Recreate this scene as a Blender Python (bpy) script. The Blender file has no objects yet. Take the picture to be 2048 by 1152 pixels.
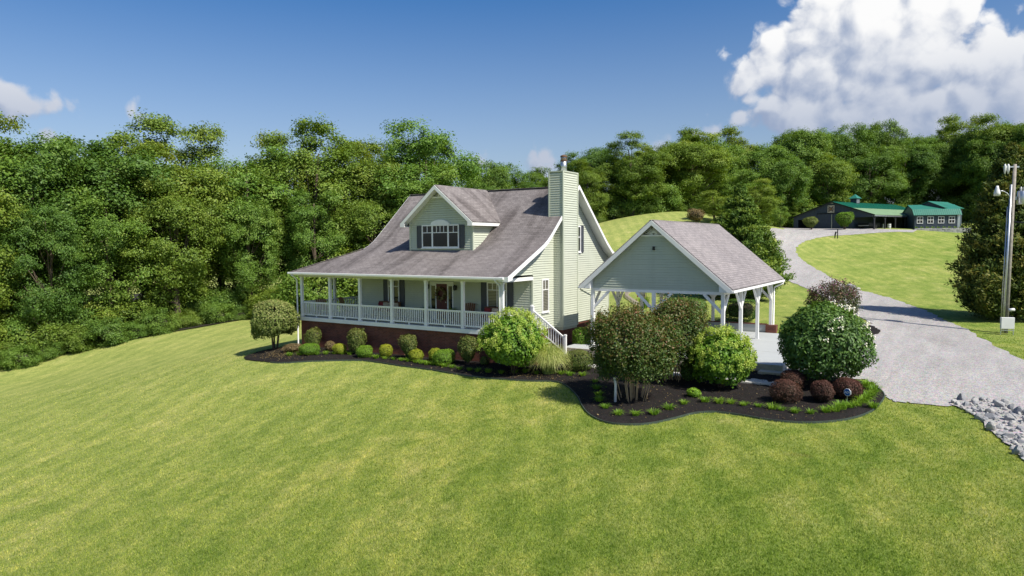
import bpy, bmesh, math, random
import numpy as np
from mathutils import Vector, Matrix
from mathutils.geometry import delaunay_2d_cdt

R = math.radians
SC = bpy.context.scene
COL = SC.collection

# ------------------------------------------------------------------ camera
CAM_LOC = (18.846, -28.549, 4.343)
YAW, PITCH, ROLL, FPX = R(-32.738), R(3.660), R(-0.363), 1387.94
cd = bpy.data.cameras.new('camera')
cd.sensor_width = 36.0
cd.lens = FPX / 2048 * 36.0
cd.clip_start = 0.1
cd.clip_end = 8000
cam = bpy.data.objects.new('camera', cd)
COL.objects.link(cam)
_d = Vector((math.sin(YAW)*math.cos(PITCH), math.cos(YAW)*math.cos(PITCH), -math.sin(PITCH)))
_r = Vector((math.cos(YAW), -math.sin(YAW), 0))
_u = _r.cross(_d)
_r2 = _r*math.cos(ROLL) + _u*math.sin(ROLL)
_u2 = -_r*math.sin(ROLL) + _u*math.cos(ROLL)
m = Matrix((_r2, _u2, -_d)).transposed().to_4x4()
m.translation = Vector(CAM_LOC)
cam.matrix_world = m
SC.camera = cam

# ------------------------------------------------------------------ light
SUN_EL, SUN_AZ = R(49.5), R(-9)          # azimuth measured from +X towards +Y
sdir = Vector((math.cos(SUN_EL)*math.cos(SUN_AZ), math.cos(SUN_EL)*math.sin(SUN_AZ), math.sin(SUN_EL)))
sl = bpy.data.lights.new('sun', 'SUN')
sl.energy = 4.6
sl.angle = R(0.53)
sl.color = (1.0, 0.94, 0.83)
so = bpy.data.objects.new('sun', sl)
COL.objects.link(so)
so.rotation_euler = (-sdir).to_track_quat('-Z', 'Y').to_euler()
so.location = (40, -10, 60)

SC.view_settings.view_transform = 'Standard'
SC.view_settings.look = 'None'
SC.view_settings.exposure = 0.5
SC.view_settings.gamma = 1.0
SC.view_settings.use_curve_mapping = False
SC.cycles.max_bounces = 4
SC.cycles.diffuse_bounces = 3
SC.cycles.glossy_bounces = 2
SC.cycles.transmission_bounces = 3
SC.cycles.transparent_max_bounces = 4
SC.cycles.caustics_reflective = False
SC.cycles.caustics_refractive = False

# ------------------------------------------------------------------ sky
W = bpy.data.worlds.new('World')
SC.world = W
W.use_nodes = True
wt = W.node_tree
wt.nodes.clear()

# (bearing deg from +Y towards +X, elevation deg, angular radius) of the heaps the cumulus clouds are made of
CLOUDS = [(-6.49, 15.11, 0.0916), (-10.16, 14.88, 0.0535), (-12.07, 14.56, 0.0352), (-3.59, 12.92, 0.0782), (-2.45, 15.5, 0.0674), (-4.46, 10.68, 0.0583), (-7.39, 11.49, 0.0533), (-9.09, 12.87, 0.06), (-12.93, 12.88, 0.042), (-12.35, 10.24, 0.0435), (-14.62, 9.51, 0.0253), (-10.75, 9.65, 0.0485), (-16.47, 8.86, 0.0212), (-17.91, 8.55, 0.0166), (-15.21, 14.21, 0.0135), (-14.67, 12.66, 0.0122), (0.86, 11.67, 0.0536), (2.5, 11.91, 0.0572), (0.06, 10.17, 0.0484), (3.66, 9.09, 0.0508), (-1.68, 9.54, 0.048), (-7.01, 9.36, 0.0425), (-4.41, 8.68, 0.0407), (-1.64, 8.36, 0.0377), (0.97, 8.11, 0.0369), (5.34, 12.22, 0.0598), (8.32, 9.37, 0.058), (1.46, 14.64, 0.0163), (0.35, 14.52, 0.013), (2.8, 14.82, 0.0183), (3.96, 15.14, 0.0213), (-68.88, 9.69, 0.0266), (-68.5, 8.69, 0.0198), (-67.06, 9.35, 0.0166), (-65.99, 9.39, 0.0179), (-64.85, 9.33, 0.0151), (-67.89, 9.13, 0.0142), (-61.1, 9.15, 0.0124), (-60.38, 9.1, 0.0131), (-66.18, 7.67, 0.015), (-29.98, 6.93, 0.022), (-30.59, 6.37, 0.0178), (-35.29, 6.32, 0.0171), (-20.83, 6.89, 0.0161), (-70.72, 9.94, 0.037)]

def build_cloud_group():
    g = bpy.data.node_groups.new('cloud_heaps', 'ShaderNodeTree')
    g.interface.new_socket('Vector', in_out='INPUT', socket_type='NodeSocketVector')
    g.interface.new_socket('Depth', in_out='OUTPUT', socket_type='NodeSocketFloat')
    g.interface.new_socket('Height', in_out='OUTPUT', socket_type='NodeSocketFloat')
    N, L = g.nodes, g.links
    gi, go = N.new('NodeGroupInput'), N.new('NodeGroupOutput')
    def math_(op, a, b=None, c=None):
        n = N.new('ShaderNodeMath'); n.operation = op
        for k, v in enumerate((a, b, c)):
            if v is None: continue
            if isinstance(v, (int, float)): n.inputs[k].default_value = v
            else: L.new(v, n.inputs[k])
        return n.outputs[0]
    def tex_noise(vec, sc, det, ro):
        n = N.new('ShaderNodeTexNoise'); n.inputs['Scale'].default_value = sc; n.inputs['Detail'].default_value = det; n.inputs['Roughness'].default_value = ro
        L.new(vec, n.inputs['Vector']); return n
    nz = tex_noise(gi.outputs[0], 13, 2, .5)
    sub = N.new('ShaderNodeVectorMath'); sub.operation = 'SUBTRACT'; sub.inputs[1].default_value = (.5, .5, .5)
    L.new(nz.outputs['Color'], sub.inputs[0])
    ma = N.new('ShaderNodeVectorMath'); ma.operation = 'MULTIPLY_ADD'; ma.inputs[1].default_value = (.036, .036, .036)
    L.new(sub.outputs[0], ma.inputs[0]); L.new(gi.outputs[0], ma.inputs[2])
    acc = None
    for b, e, r in CLOUDS:
        v = Vector((math.sin(R(b))*math.cos(R(e)), math.cos(R(b))*math.cos(R(e)), math.sin(R(e))))
        dn = N.new('ShaderNodeVectorMath'); dn.operation = 'DISTANCE'; dn.inputs[1].default_value = v
        L.new(ma.outputs[0], dn.inputs[0])
        mm = math_('SUBTRACT', r, dn.outputs['Value'])
        acc = mm if acc is None else math_('SMOOTH_MAX', acc, mm, .010)
    f1 = tex_noise(ma.outputs[0], 30, 6, .55)
    bumps = None
    for sc, am in ((22, .030), (52, .015)):
        vo = N.new('ShaderNodeTexVoronoi'); vo.feature = 'F1'; vo.inputs['Scale'].default_value = sc
        L.new(ma.outputs[0], vo.inputs['Vector'])
        sq = math_('MULTIPLY', vo.outputs['Distance'], vo.outputs['Distance'])
        bumps = math_('MULTIPLY', sq, -am) if bumps is None else math_('MULTIPLY_ADD', sq, -am, bumps)
    d = math_('ADD', acc, math_('MULTIPLY_ADD', f1.outputs[0], .050, -.012))
    d = math_('ADD', d, bumps)
    L.new(d, go.inputs[0])
    L.new(math_('SQRT', math_('MAXIMUM', math_('ADD', d, .004), 0)), go.inputs[1])
    return g
cg = build_cloud_group()
N, L = wt.nodes, wt.links
out = N.new('ShaderNodeOutputWorld'); bg = N.new('ShaderNodeBackground')
sky = N.new('ShaderNodeTexSky'); sky.sky_type = 'NISHITA'; sky.sun_disc = False
sky.sun_elevation = SUN_EL
sky.sun_rotation = math.atan2(sdir.x, sdir.y)
sky.altitude = 200; sky.air_density = 1.0; sky.dust_density = 1.8; sky.ozone_density = 5.5
tc = N.new('ShaderNodeTexCoord')
c0 = N.new('ShaderNodeGroup'); c0.node_tree = cg; L.new(tc.outputs['Generated'], c0.inputs[0])
offs = N.new('ShaderNodeVectorMath'); offs.operation = 'ADD'
offs.inputs[1].default_value = (Vector((.84, .54, 0))*.85 + Vector((0, 0, 1))).normalized()*.018     # towards the sun's side
L.new(tc.outputs['Generated'], offs.inputs[0])
c1 = N.new('ShaderNodeGroup'); c1.node_tree = cg; L.new(offs.outputs[0], c1.inputs[0])
df = N.new('ShaderNodeMath'); df.operation = 'SUBTRACT'; L.new(c0.outputs[1], df.inputs[0]); L.new(c1.outputs[1], df.inputs[1])
sh = N.new('ShaderNodeMapRange'); sh.interpolation_type = 'SMOOTHSTEP'
sh.inputs['From Min'].default_value = -.075; sh.inputs['From Max'].default_value = .045
L.new(df.outputs[0], sh.inputs['Value'])
szc = N.new('ShaderNodeSeparateXYZ'); L.new(tc.outputs['Generated'], szc.inputs[0])
bs = N.new('ShaderNodeMapRange'); bs.interpolation_type = 'SMOOTHSTEP'      # flat cloud bases hang in their own shade
bs.inputs['From Min'].default_value = .13; bs.inputs['From Max'].default_value = .27; bs.inputs['To Min'].default_value = .28
L.new(szc.outputs['Z'], bs.inputs['Value'])
lit = N.new('ShaderNodeMath'); lit.operation = 'MULTIPLY'; L.new(sh.outputs[0], lit.inputs[0]); L.new(bs.outputs[0], lit.inputs[1])
cr = N.new('ShaderNodeMix'); cr.data_type = 'RGBA'
cr.inputs['A'].default_value = (2.5, 3.1, 4.4, 1); cr.inputs['B'].default_value = (7.7, 7.7, 7.7, 1)
L.new(lit.outputs[0], cr.inputs['Factor'])
mk = N.new('ShaderNodeMapRange'); mk.interpolation_type = 'SMOOTHSTEP'
mk.inputs['From Min'].default_value = 0.0; mk.inputs['From Max'].default_value = .017
L.new(c0.outputs[0], mk.inputs['Value'])
hs = N.new('ShaderNodeHueSaturation'); hs.inputs['Hue'].default_value = .503; hs.inputs['Value'].default_value = 1.0
sz = N.new('ShaderNodeSeparateXYZ'); L.new(tc.outputs['Generated'], sz.inputs[0])
hz = N.new('ShaderNodeMapRange'); hz.inputs['From Min'].default_value = .0; hz.inputs['From Max'].default_value = .34
hz.inputs['To Min'].default_value = .66; hz.inputs['To Max'].default_value = 1.27     # haze pales the sky towards the horizon
L.new(sz.outputs['Z'], hz.inputs['Value']); L.new(hz.outputs[0], hs.inputs['Saturation'])
L.new(sky.outputs[0], hs.inputs['Color'])
mixw = N.new('ShaderNodeMix'); mixw.data_type = 'RGBA'
L.new(mk.outputs[0], mixw.inputs['Factor']); L.new(hs.outputs[0], mixw.inputs['A']); L.new(cr.outputs['Result'], mixw.inputs['B'])
L.new(mixw.outputs['Result'], bg.inputs['Color'])
bg.inputs['Strength'].default_value = .09
L.new(bg.outputs[0], out.inputs[0])
W.cycles.sampling_method = 'MANUAL'
W.cycles.sample_map_resolution = 256

# ------------------------------------------------------------------ terrain
CP = np.array([[-15.2,-0.4,-1.9],[-10.0,-0.4,-1.78],[-5.0,-0.4,-1.72],[-1.0,-0.4,-1.7],[2.1,2.7,-1.45],[1.5,6.0,-1.35],[-15.5,6.0,-1.95],[-14.0,12.0,-1.9],[-6.0,13.0,-1.5],[0.0,13.0,-1.0],[-6.0,6.0,-1.7],[2.8,3.2,-1.38],[8.0,2.6,-1.5],[11.5,1.8,-1.5],[6.0,8.0,-1.3],[9.8,9.0,-1.2],[12.8,5.0,-1.12],[13.0,10.0,-1.1],[12.0,14.0,-1.0],[6.0,14.6,-0.75],[10.0,15.0,-0.72],[2.5,14.5,-0.7],[-13.58,-4.18,-2.1],[-9.1,-1.59,-1.98],[-1.67,-2.24,-1.93],[2.7,-2.41,-1.93],[7.72,-6.05,-2.0],[9.25,-6.41,-2.02],[11.8,-3.17,-1.9],[15.16,-2.95,-1.92],[16.62,1.59,-1.6],[18.98,0.89,-1.6],[20.89,0.51,-1.6],[20.6,-4.27,-1.85],[-1.15,-21.29,-3.9],[5.44,-18.85,-3.2],[11.02,-16.44,-2.75],[16.27,-13.52,-2.6],[20.17,-11.33,-2.5],[-16.08,-15.61,-4.5],[-10.78,-11.91,-3.5],[-2.67,-10.51,-2.7],[-0.76,-6.83,-2.2],[8.23,-12.1,-2.3],[15.31,-8.25,-2.15],[-42.07,-5.68,-4.6],[-39.11,2.17,-3.6],[-37.68,12.69,-2.7],[-31.32,20.17,-2.0],[-29.24,33.41,0.2],[-31.08,52.46,4.2],[17.79,5.63,-1.15],[21.3,20.83,-1.1],[21.51,10.47,-1.15],[11.07,37.58,-0.28],[7.17,47.07,0.84],[3.66,56.83,2.25],[0.7,68.11,3.27],[-1.6,84.7,5.99],[12.17,100.71,6.05],[17.62,104.18,5.61],[13.97,51.41,0.43],[12.93,67.54,2.07],[18.22,54.14,0.4],[20.11,39.8,-0.52],[-16.57,49.93,4.22],[-27.94,75.09,8.2],[-21.13,89.1,9.61],[-9.29,71.51,7.16],[-1.98,24.42,-0.27],[-2.06,37.55,0.72],[6.17,29.66,-0.33],[26.63,101.55,4.4],[-10.0,97.0,6.75],[-10.0,110.0,7.0],[-3.0,99.0,6.5],[0.0,112.0,6.8],[7.0,99.5,6.35],[12.0,112.0,6.6],[-4.0,90.0,6.3],[20.0,112.0,6.3],[14.0,106.0,6.3],[-60.0,90.0,-3.0],[-20.0,140.0,6.0],[40.0,170.0,12.0],[100.0,120.0,9.0],[80.0,40.0,1.0],[60.0,-10.0,-1.5],[-80.0,20.0,-9.0],[-60.0,-40.0,-8.0],[0.0,-70.0,-5.0],[70.0,-70.0,-3.0],[-40.0,-5.0,-5.6],[600.0,30.0,0.0],[554.33,259.61,3.06],[424.26,454.26,5.66],[229.61,584.33,7.39],[0.0,630.0,8.0],[-229.61,584.33,7.39],[-424.26,454.26,5.66],[-554.33,259.61,3.06],[-600.0,30.0,0.0],[-554.33,-199.61,-3.06],[-424.26,-394.26,-5.66],[-229.61,-524.33,-7.39],[-0.0,-570.0,-8.0],[229.61,-524.33,-7.39],[424.26,-394.26,-5.66],[554.33,-199.61,-3.06]])
_c = 6.0
def _fit():
    n = len(CP)
    d = np.sqrt(((CP[:, None, :2]-CP[None, :, :2])**2).sum(-1)+_c*_c)
    A = np.zeros((n+3, n+3)); A[:n, :n] = d+np.eye(n)*(-.6); A[:n, n] = 1; A[:n, n+1:] = CP[:, :2]; A[n:, :n] = A[:n, n:].T
    b = np.zeros(n+3); b[:n] = CP[:, 2]
    return np.linalg.solve(A, b)
_W = _fit()
def H(x, y):
    x = np.asarray(x, float); y = np.asarray(y, float); s = np.broadcast(x, y).shape
    x = np.broadcast_to(x, s).ravel(); y = np.broadcast_to(y, s).ravel(); n = len(CP)
    o = np.empty(len(x))
    for i in range(0, len(x), 20000):
        xx, yy = x[i:i+20000], y[i:i+20000]
        d = np.sqrt((xx[:, None]-CP[:, 0])**2+(yy[:, None]-CP[:, 1])**2+_c*_c)
        o[i:i+20000] = d@_W[:n]+_W[n]+_W[n+1]*xx+_W[n+2]*yy
    ins = (x > 1.6) & (x < 12.6) & (y > 2.9) & (y < 14.2)
    o = np.where(ins, np.minimum(o, -1.2), o)
    return o.reshape(s)
def h1(x, y): return float(H(np.array([x]), np.array([y]))[0])

# ------------------------------------------------------------------ materials
def new_mat(name):
    mt = bpy.data.materials.new(name); mt.use_nodes = True
    nt = mt.node_tree; nt.nodes.clear()
    o = nt.nodes.new('ShaderNodeOutputMaterial')
    return mt, nt, o
def noise(nt, vec, scale, detail=3, rough=.5, dist=0):
    n = nt.nodes.new('ShaderNodeTexNoise'); n.inputs['Scale'].default_value = scale
    n.inputs['Detail'].default_value = detail; n.inputs['Roughness'].default_value = rough; n.inputs['Distortion'].default_value = dist
    if vec: nt.links.new(vec, n.inputs['Vector'])
    return n.outputs[0]
def ramp(nt, fac, stops):
    r = nt.nodes.new('ShaderNodeValToRGB'); e = r.color_ramp.elements
    while len(e) < len(stops): e.new(.5)
    for k, (p, c) in enumerate(stops):
        e[k].position = p; e[k].color = (*c, 1) if len(c) == 3 else c
    nt.links.new(fac, r.inputs[0]); return r.outputs[0]
def mixc(nt, fac, a, b, mode='MIX'):
    n = nt.nodes.new('ShaderNodeMix'); n.data_type = 'RGBA'; n.blend_type = mode
    for s, v in (('Factor', fac), ('A', a), ('B', b)):
        if isinstance(v, (int, float)): n.inputs[s].default_value = v
        elif isinstance(v, tuple): n.inputs[s].default_value = (*v, 1)
        else: nt.links.new(v, n.inputs[s])
    return n.outputs['Result']
def mapping(nt, vec, scale=(1, 1, 1), rot=(0, 0, 0)):
    mp = nt.nodes.new('ShaderNodeMapping'); mp.inputs['Scale'].default_value = scale; mp.inputs['Rotation'].default_value = rot
    nt.links.new(vec, mp.inputs['Vector']); return mp.outputs[0]
def coords(nt, which='Object'):
    return nt.nodes.new('ShaderNodeTexCoord').outputs[which]
def bump(nt, h, strength=.4, dist=.02):
    b = nt.nodes.new('ShaderNodeBump'); b.inputs['Strength'].default_value = strength; b.inputs['Distance'].default_value = dist
    nt.links.new(h, b.inputs['Height']); return b.outputs[0]
def principled(nt, o, col, rough=.6, nrm=None, metal=0, spec=.4):
    p = nt.nodes.new('ShaderNodeBsdfPrincipled')
    if isinstance(col, tuple): p.inputs['Base Color'].default_value = (*col, 1)
    else: nt.links.new(col, p.inputs['Base Color'])
    if isinstance(rough, (int, float)): p.inputs['Roughness'].default_value = rough
    else: nt.links.new(rough, p.inputs['Roughness'])
    p.inputs['Metallic'].default_value = metal; p.inputs['Specular IOR Level'].default_value = spec
    if nrm: nt.links.new(nrm, p.inputs['Normal'])
    nt.links.new(p.outputs[0], o.inputs[0]); return p
def plain(name, col, rough=.55, var=.12, scale=2.5, metal=0, bstr=0, bscale=30, spec=.4):
    mt, nt, o = new_mat(name)
    v = coords(nt)
    f = noise(nt, v, scale, 5, .6)
    c = ramp(nt, f, [(.3, tuple(x*(1-var) for x in col)), (.7, tuple(min(1, x*(1+var)) for x in col))])
    nr = bump(nt, noise(nt, v, bscale, 3), bstr, .01) if bstr else None
    principled(nt, o, c, rough, nr, metal, spec)
    return mt

M = {}
M['white'] = plain('white_paint', (.78, .78, .77), .45, .05, 1.3)
def mat_siding():
    mt, nt, o = new_mat('sage_vinyl_siding')
    v = coords(nt)
    c = ramp(nt, noise(nt, v, .9, 5, .6), [(.3, (.475, .508, .415)), (.7, (.525, .552, .455))])
    st = noise(nt, mapping(nt, v, (2.6, 2.6, .22)), 1.5, 5, .65)
    c = mixc(nt, .4, c, ramp(nt, st, [(.30, (.86, .86, .82)), (.48, (1, 1, 1)), (.75, (1.03, 1.03, 1.02))]), 'MULTIPLY')
    principled(nt, o, c, .5); return mt
M['siding'] = mat_siding()
M['siding_trim'] = plain('sage_trim', (.49, .525, .425), .5, .04)
M['shutter'] = plain('slate_shutter', (.055, .06, .075), .5, .1)
M['door_red'] = plain('dark_red_door', (.10, .018, .02), .4, .1)
M['black'] = plain('black_metal', (.015, .015, .016), .45, .1)
M['dark'] = plain('dark_void', (.012, .013, .013), .8, .1)
M['steel'] = plain('galvanised_steel', (.50, .52, .54), .38, .14, 6, metal=.85)
M['rust'] = plain('rusty_steel', (.16, .085, .05), .7, .3, 12)
M['concrete'] = plain('grey_painted_concrete', (.40, .42, .42), .7, .05, .6, bstr=.1)
M['walk'] = plain('concrete_walk', (.50, .49, .46), .85, .12, 3, bstr=.2)
M['step_stone'] = plain('tan_step', (.50, .44, .33), .85, .2, 4, bstr=.2)
M['wood_brown'] = plain('brown_wood', (.16, .075, .035), .6, .25, 7)
M['wood_pole'] = plain('weathered_pole', (.27, .245, .215), .85, .22, 5, bstr=.3)
M['ceiling'] = plain('porch_ceiling', (.55, .56, .50), .6, .05)
M['red_cloth'] = plain('red_cushion', (.24, .03, .035), .85, .25, 9)
M['tan_cloth'] = plain('cream_pillow', (.5, .42, .33), .85, .15, 9)
M['slate_wall'] = plain('slate_blue_metal_wall', (.050, .066, .088), .55, .08)
M['barn_dark'] = plain('barn_interior', (.03, .032, .036), .8, .2)
M['green_metal'] = plain('green_metal_roof', (.005, .120, .072), .42, .12, .6)
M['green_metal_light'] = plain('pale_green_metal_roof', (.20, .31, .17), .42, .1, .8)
M['green_metal_teal'] = plain('teal_metal_roof', (.03, .175, .125), .45, .12, .8)
M['orange'] = plain('orange_plastic', (.55, .13, .02), .5, .15)
M['tan_dirt'] = plain('tan_boards', (.42, .25, .12), .8, .2)
M['trunk'] = plain('bark', (.10, .075, .055), .9, .3, 6, bstr=.5, bscale=18)
M['crape_bark'] = plain('smooth_tan_bark', (.50, .36, .22), .7, .25, 5)
M['twig'] = plain('twig_mass', (.035, .030, .018), .95, .3, 8)
M['mailwhite'] = plain('white_box', (.62, .63, .63), .5, .06)
M['terracotta'] = plain('pot', (.10, .06, .045), .8, .2)
M['edging'] = plain('garden_edging', (.045, .065, .05), .6, .25, 4)
M['fence_wood'] = plain('dark_fence', (.05, .045, .04), .9, .2)
M['yellow'] = plain('yellow_plastic', (.5, .36, .03), .5, .1)
M['quilt_cream'] = plain('quilt_cream', (.6, .52, .38), .6, .05)
M['quilt_brown'] = plain('quilt_brown', (.07, .035, .02), .6, .1)
M['quilt_gold'] = plain('quilt_gold', (.40, .22, .07), .6, .1)
M['sign_blue'] = plain('sign_blue', (.012, .11, .42), .4, .05)
M['flag_red'] = plain('flag_red', (.35, .03, .04), .8, .05)
M['flag_white'] = plain('flag_white', (.65, .65, .63), .8, .05)
M['flag_blue'] = plain('flag_blue', (.02, .04, .16), .8, .05)
M['flower_white'] = plain('white_petal', (.75, .72, .60), .7, .06)
M['garden_wall'] = plain('garden_wall_stone', (.36, .31, .25), .9, .25, 5, bstr=.4)

def mat_glass():
    mt, nt, o = new_mat('window_glass')
    principled(nt, o, (.012, .014, .016), .06, None, 0, .7); return mt
M['glass'] = mat_glass()

def mat_glass_blind():
    mt, nt, o = new_mat('window_with_blinds')
    sx = nt.nodes.new('ShaderNodeSeparateXYZ'); nt.links.new(coords(nt, 'UV'), sx.inputs[0])
    w = nt.nodes.new('ShaderNodeMath'); w.operation = 'FRACT'
    m2 = nt.nodes.new('ShaderNodeMath'); m2.operation = 'MULTIPLY'; m2.inputs[1].default_value = 12
    nt.links.new(sx.outputs[1], m2.inputs[0]); nt.links.new(m2.outputs[0], w.inputs[0])
    c = ramp(nt, w.outputs[0], [(.25, (.02, .022, .02)), (.45, (.20, .19, .15))])
    principled(nt, o, c, .12, None, 0, .6); return mt
M['glass_blind'] = mat_glass_blind()

def mat_brick():
    mt, nt, o = new_mat('red_brick')
    uv = coords(nt, 'UV')
    b = nt.nodes.new('ShaderNodeTexBrick'); nt.links.new(uv, b.inputs['Vector'])
    b.inputs['Scale'].default_value = 1; b.inputs['Brick Width'].default_value = .21; b.inputs['Row Height'].default_value = .075
    b.inputs['Mortar Size'].default_value = .006; b.inputs['Color1'].default_value = (.21, .070, .047, 1); b.inputs['Color2'].default_value = (.12, .045, .034, 1)
    b.inputs['Mortar'].default_value = (.17, .125, .10, 1); b.inputs['Bias'].default_value = -.1
    c = mixc(nt, .55, b.outputs[0], ramp(nt, noise(nt, uv, 1.3, 5), [(.3, (.45, .42, .42)), (.7, (1.1, 1.05, 1.0))]), 'MULTIPLY')
    nr = bump(nt, b.outputs['Fac'], -.5, .01)
    principled(nt, o, c, .85, nr, 0, .2); return mt
M['brick'] = mat_brick()

def mat_shingle(name, a, b_, streak=.5):
    mt, nt, o = new_mat(name)
    uv = coords(nt, 'UV')
    b = nt.nodes.new('ShaderNodeTexBrick'); nt.links.new(uv, b.inputs['Vector'])
    b.inputs['Scale'].default_value = 1; b.inputs['Brick Width'].default_value = .31; b.inputs['Row Height'].default_value = .142
    b.inputs['Mortar Size'].default_value = .008; b.inputs['Color1'].default_value = (*a, 1); b.inputs['Color2'].default_value = (*b_, 1)
    b.inputs['Mortar'].default_value = tuple(x*.38 for x in a)+(1,); b.inputs['Bias'].default_value = 0; b.offset_frequency = 2; b.offset = .37
    g = noise(nt, uv, 22, 4, .7)
    c = mixc(nt, .8, b.outputs[0], ramp(nt, g, [(.3, (.72, .72, .74)), (.7, (1.22, 1.2, 1.2))]), 'MULTIPLY')
    st = noise(nt, mapping(nt, uv, (.55, .10, 1)), 1.6, 6, .62, .4)
    c = mixc(nt, streak, c, ramp(nt, st, [(.36, (.42, .40, .40)), (.56, (1.08, 1.08, 1.08))]), 'MULTIPLY')
    big = noise(nt, uv, .35, 3)
    c = mixc(nt, .5, c, ramp(nt, big, [(.3, (.82, .82, .84)), (.7, (1.14, 1.12, 1.1))]), 'MULTIPLY')
    # saw-tooth course height so that each course overlaps the one below
    sx = nt.nodes.new('ShaderNodeSeparateXYZ'); nt.links.new(uv, sx.inputs[0])
    m1 = nt.nodes.new('ShaderNodeMath'); m1.operation = 'DIVIDE'; m1.inputs[1].default_value = .142; nt.links.new(sx.outputs[1], m1.inputs[0])
    fr = nt.nodes.new('ShaderNodeMath'); fr.operation = 'FRACT'; nt.links.new(m1.outputs[0], fr.inputs[0])
    ng = nt.nodes.new('ShaderNodeMath'); ng.operation = 'MULTIPLY_ADD'; ng.inputs[1].default_value = -1; nt.links.new(fr.outputs[0], ng.inputs[0]); nt.links.new(g, ng.inputs[2])
    nr = bump(nt, ng.outputs[0], .55, .02)
    principled(nt, o, c, .92, nr, 0, .2); return mt
M['shingle'] = mat_shingle('weathered_shingles', (.235, .214, .207), (.170, .154, .149), .72)
M['shingle2'] = mat_shingle('grey_shingles', (.30, .275, .275), (.23, .213, .216), .2)

def mat_lawn(blade=False):
    mt, nt, o = new_mat('grass_blade' if blade else 'mown_lawn')
    v = coords(nt)
    big = noise(nt, v, .055, 4, .55, .6)
    med = noise(nt, mapping(nt, v, (1, .62, 1), (0, 0, R(35))), .55, 8, .68, .25)
    sml = noise(nt, mapping(nt, v, (1, .6, 1), (0, 0, R(62))), 2.2, 7, .72, .3)
    tuf = noise(nt, mapping(nt, v, (1, .7, 1), (0, 0, R(20))), 9.5, 5, .72)
    fin = noise(nt, v, 24, 5, .8)
    base = ramp(nt, med, [(.28, (.120, .190, .028)), (.44, (.188, .252, .050)), (.58, (.260, .300, .078)), (.74, (.368, .365, .145))])
    b2 = ramp(nt, big, [(.3, (.84, .92, .78)), (.7, (1.18, 1.10, 1.12))])
    c = mixc(nt, .8, base, b2, 'MULTIPLY')
    sxp = nt.nodes.new('ShaderNodeSeparateXYZ'); nt.links.new(v, sxp.inputs[0])
    dry = nt.nodes.new('ShaderNodeMath'); dry.operation = 'MULTIPLY_ADD'; dry.inputs[1].default_value = 26.0; nt.links.new(big, dry.inputs[0]); nt.links.new(sxp.outputs[0], dry.inputs[2])
    mr = nt.nodes.new('ShaderNodeMapRange'); mr.interpolation_type = 'SMOOTHSTEP'; mr.inputs['From Min'].default_value = 31; mr.inputs['From Max'].default_value = -4; mr.inputs['To Max'].default_value = .72
    nt.links.new(dry.outputs[0], mr.inputs['Value'])
    c = mixc(nt, mr.outputs[0], c, mixc(nt, .55, c, (.355, .378, .130)))
    c = mixc(nt, .7, c, ramp(nt, sml, [(.28, (.58, .70, .50)), (.5, (1, 1, 1)), (.72, (1.45, 1.28, 1.35))]), 'MULTIPLY')
    c = mixc(nt, .75, c, ramp(nt, tuf, [(.28, (.52, .62, .42)), (.5, (1, 1, 1)), (.72, (1.42, 1.32, 1.35))]), 'MULTIPLY')
    c = mixc(nt, .9, c, ramp(nt, fin, [(.28, (.36, .46, .26)), (.5, (1, 1, 1)), (.72, (1.65, 1.52, 1.5))]), 'MULTIPLY')
    wv = nt.nodes.new('ShaderNodeTexWave'); wv.wave_type = 'BANDS'; wv.bands_direction = 'X'
    wv.inputs['Scale'].default_value = .22; wv.inputs['Distortion'].default_value = 3.0; wv.inputs['Detail'].default_value = 3; wv.inputs['Detail Scale'].default_value = .3
    nt.links.new(mapping(nt, v, (1, 1, 0), (0, 0, R(-28))), wv.inputs['Vector'])
    c = mixc(nt, .36, c, ramp(nt, wv.outputs[0], [(.25, (.82, .88, .8)), (.75, (1.18, 1.14, 1.15))]), 'MULTIPLY')
    sc = noise(nt, mapping(nt, v, (1, 1.8, 1), (0, 0, R(20))), .23, 5, .6)
    c = mixc(nt, ramp(nt, sc, [(.68, (0, 0, 0)), (.78, (.5, .5, .5))]), c, (.27, .19, .09))
    hh = nt.nodes.new('ShaderNodeMath'); hh.operation = 'ADD'
    nt.links.new(fin, hh.inputs[0]); nt.links.new(tuf, hh.inputs[1])
    if blade:
        at = nt.nodes.new('ShaderNodeAttribute'); at.attribute_name = 'rnd'
        c = mixc(nt, 1.0, c, ramp(nt, at.outputs['Fac'], [(0, (.78, .95, .65)), (.55, (1.32, 1.32, 1.1)), (.85, (1.7, 1.55, 1.5)), (1, (2.2, 1.85, 2.1))]), 'MULTIPLY')
        d = nt.nodes.new('ShaderNodeBsdfDiffuse'); nt.links.new(c, d.inputs[0])
        t = nt.nodes.new('ShaderNodeBsdfTranslucent'); nt.links.new(mixc(nt, 1.0, c, (1.2, 1.2, .8), 'MULTIPLY'), t.inputs[0])
        mx = nt.nodes.new('ShaderNodeMixShader'); mx.inputs[0].default_value = .42
        nt.links.new(d.outputs[0], mx.inputs[1]); nt.links.new(t.outputs[0], mx.inputs[2]); nt.links.new(mx.outputs[0], o.inputs[0])
        return mt
    nr = bump(nt, hh.outputs[0], .85, .06)
    principled(nt, o, c, .85, nr, 0, .15); return mt
M['lawn'] = mat_lawn()
M['blade'] = mat_lawn(True)

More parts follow.
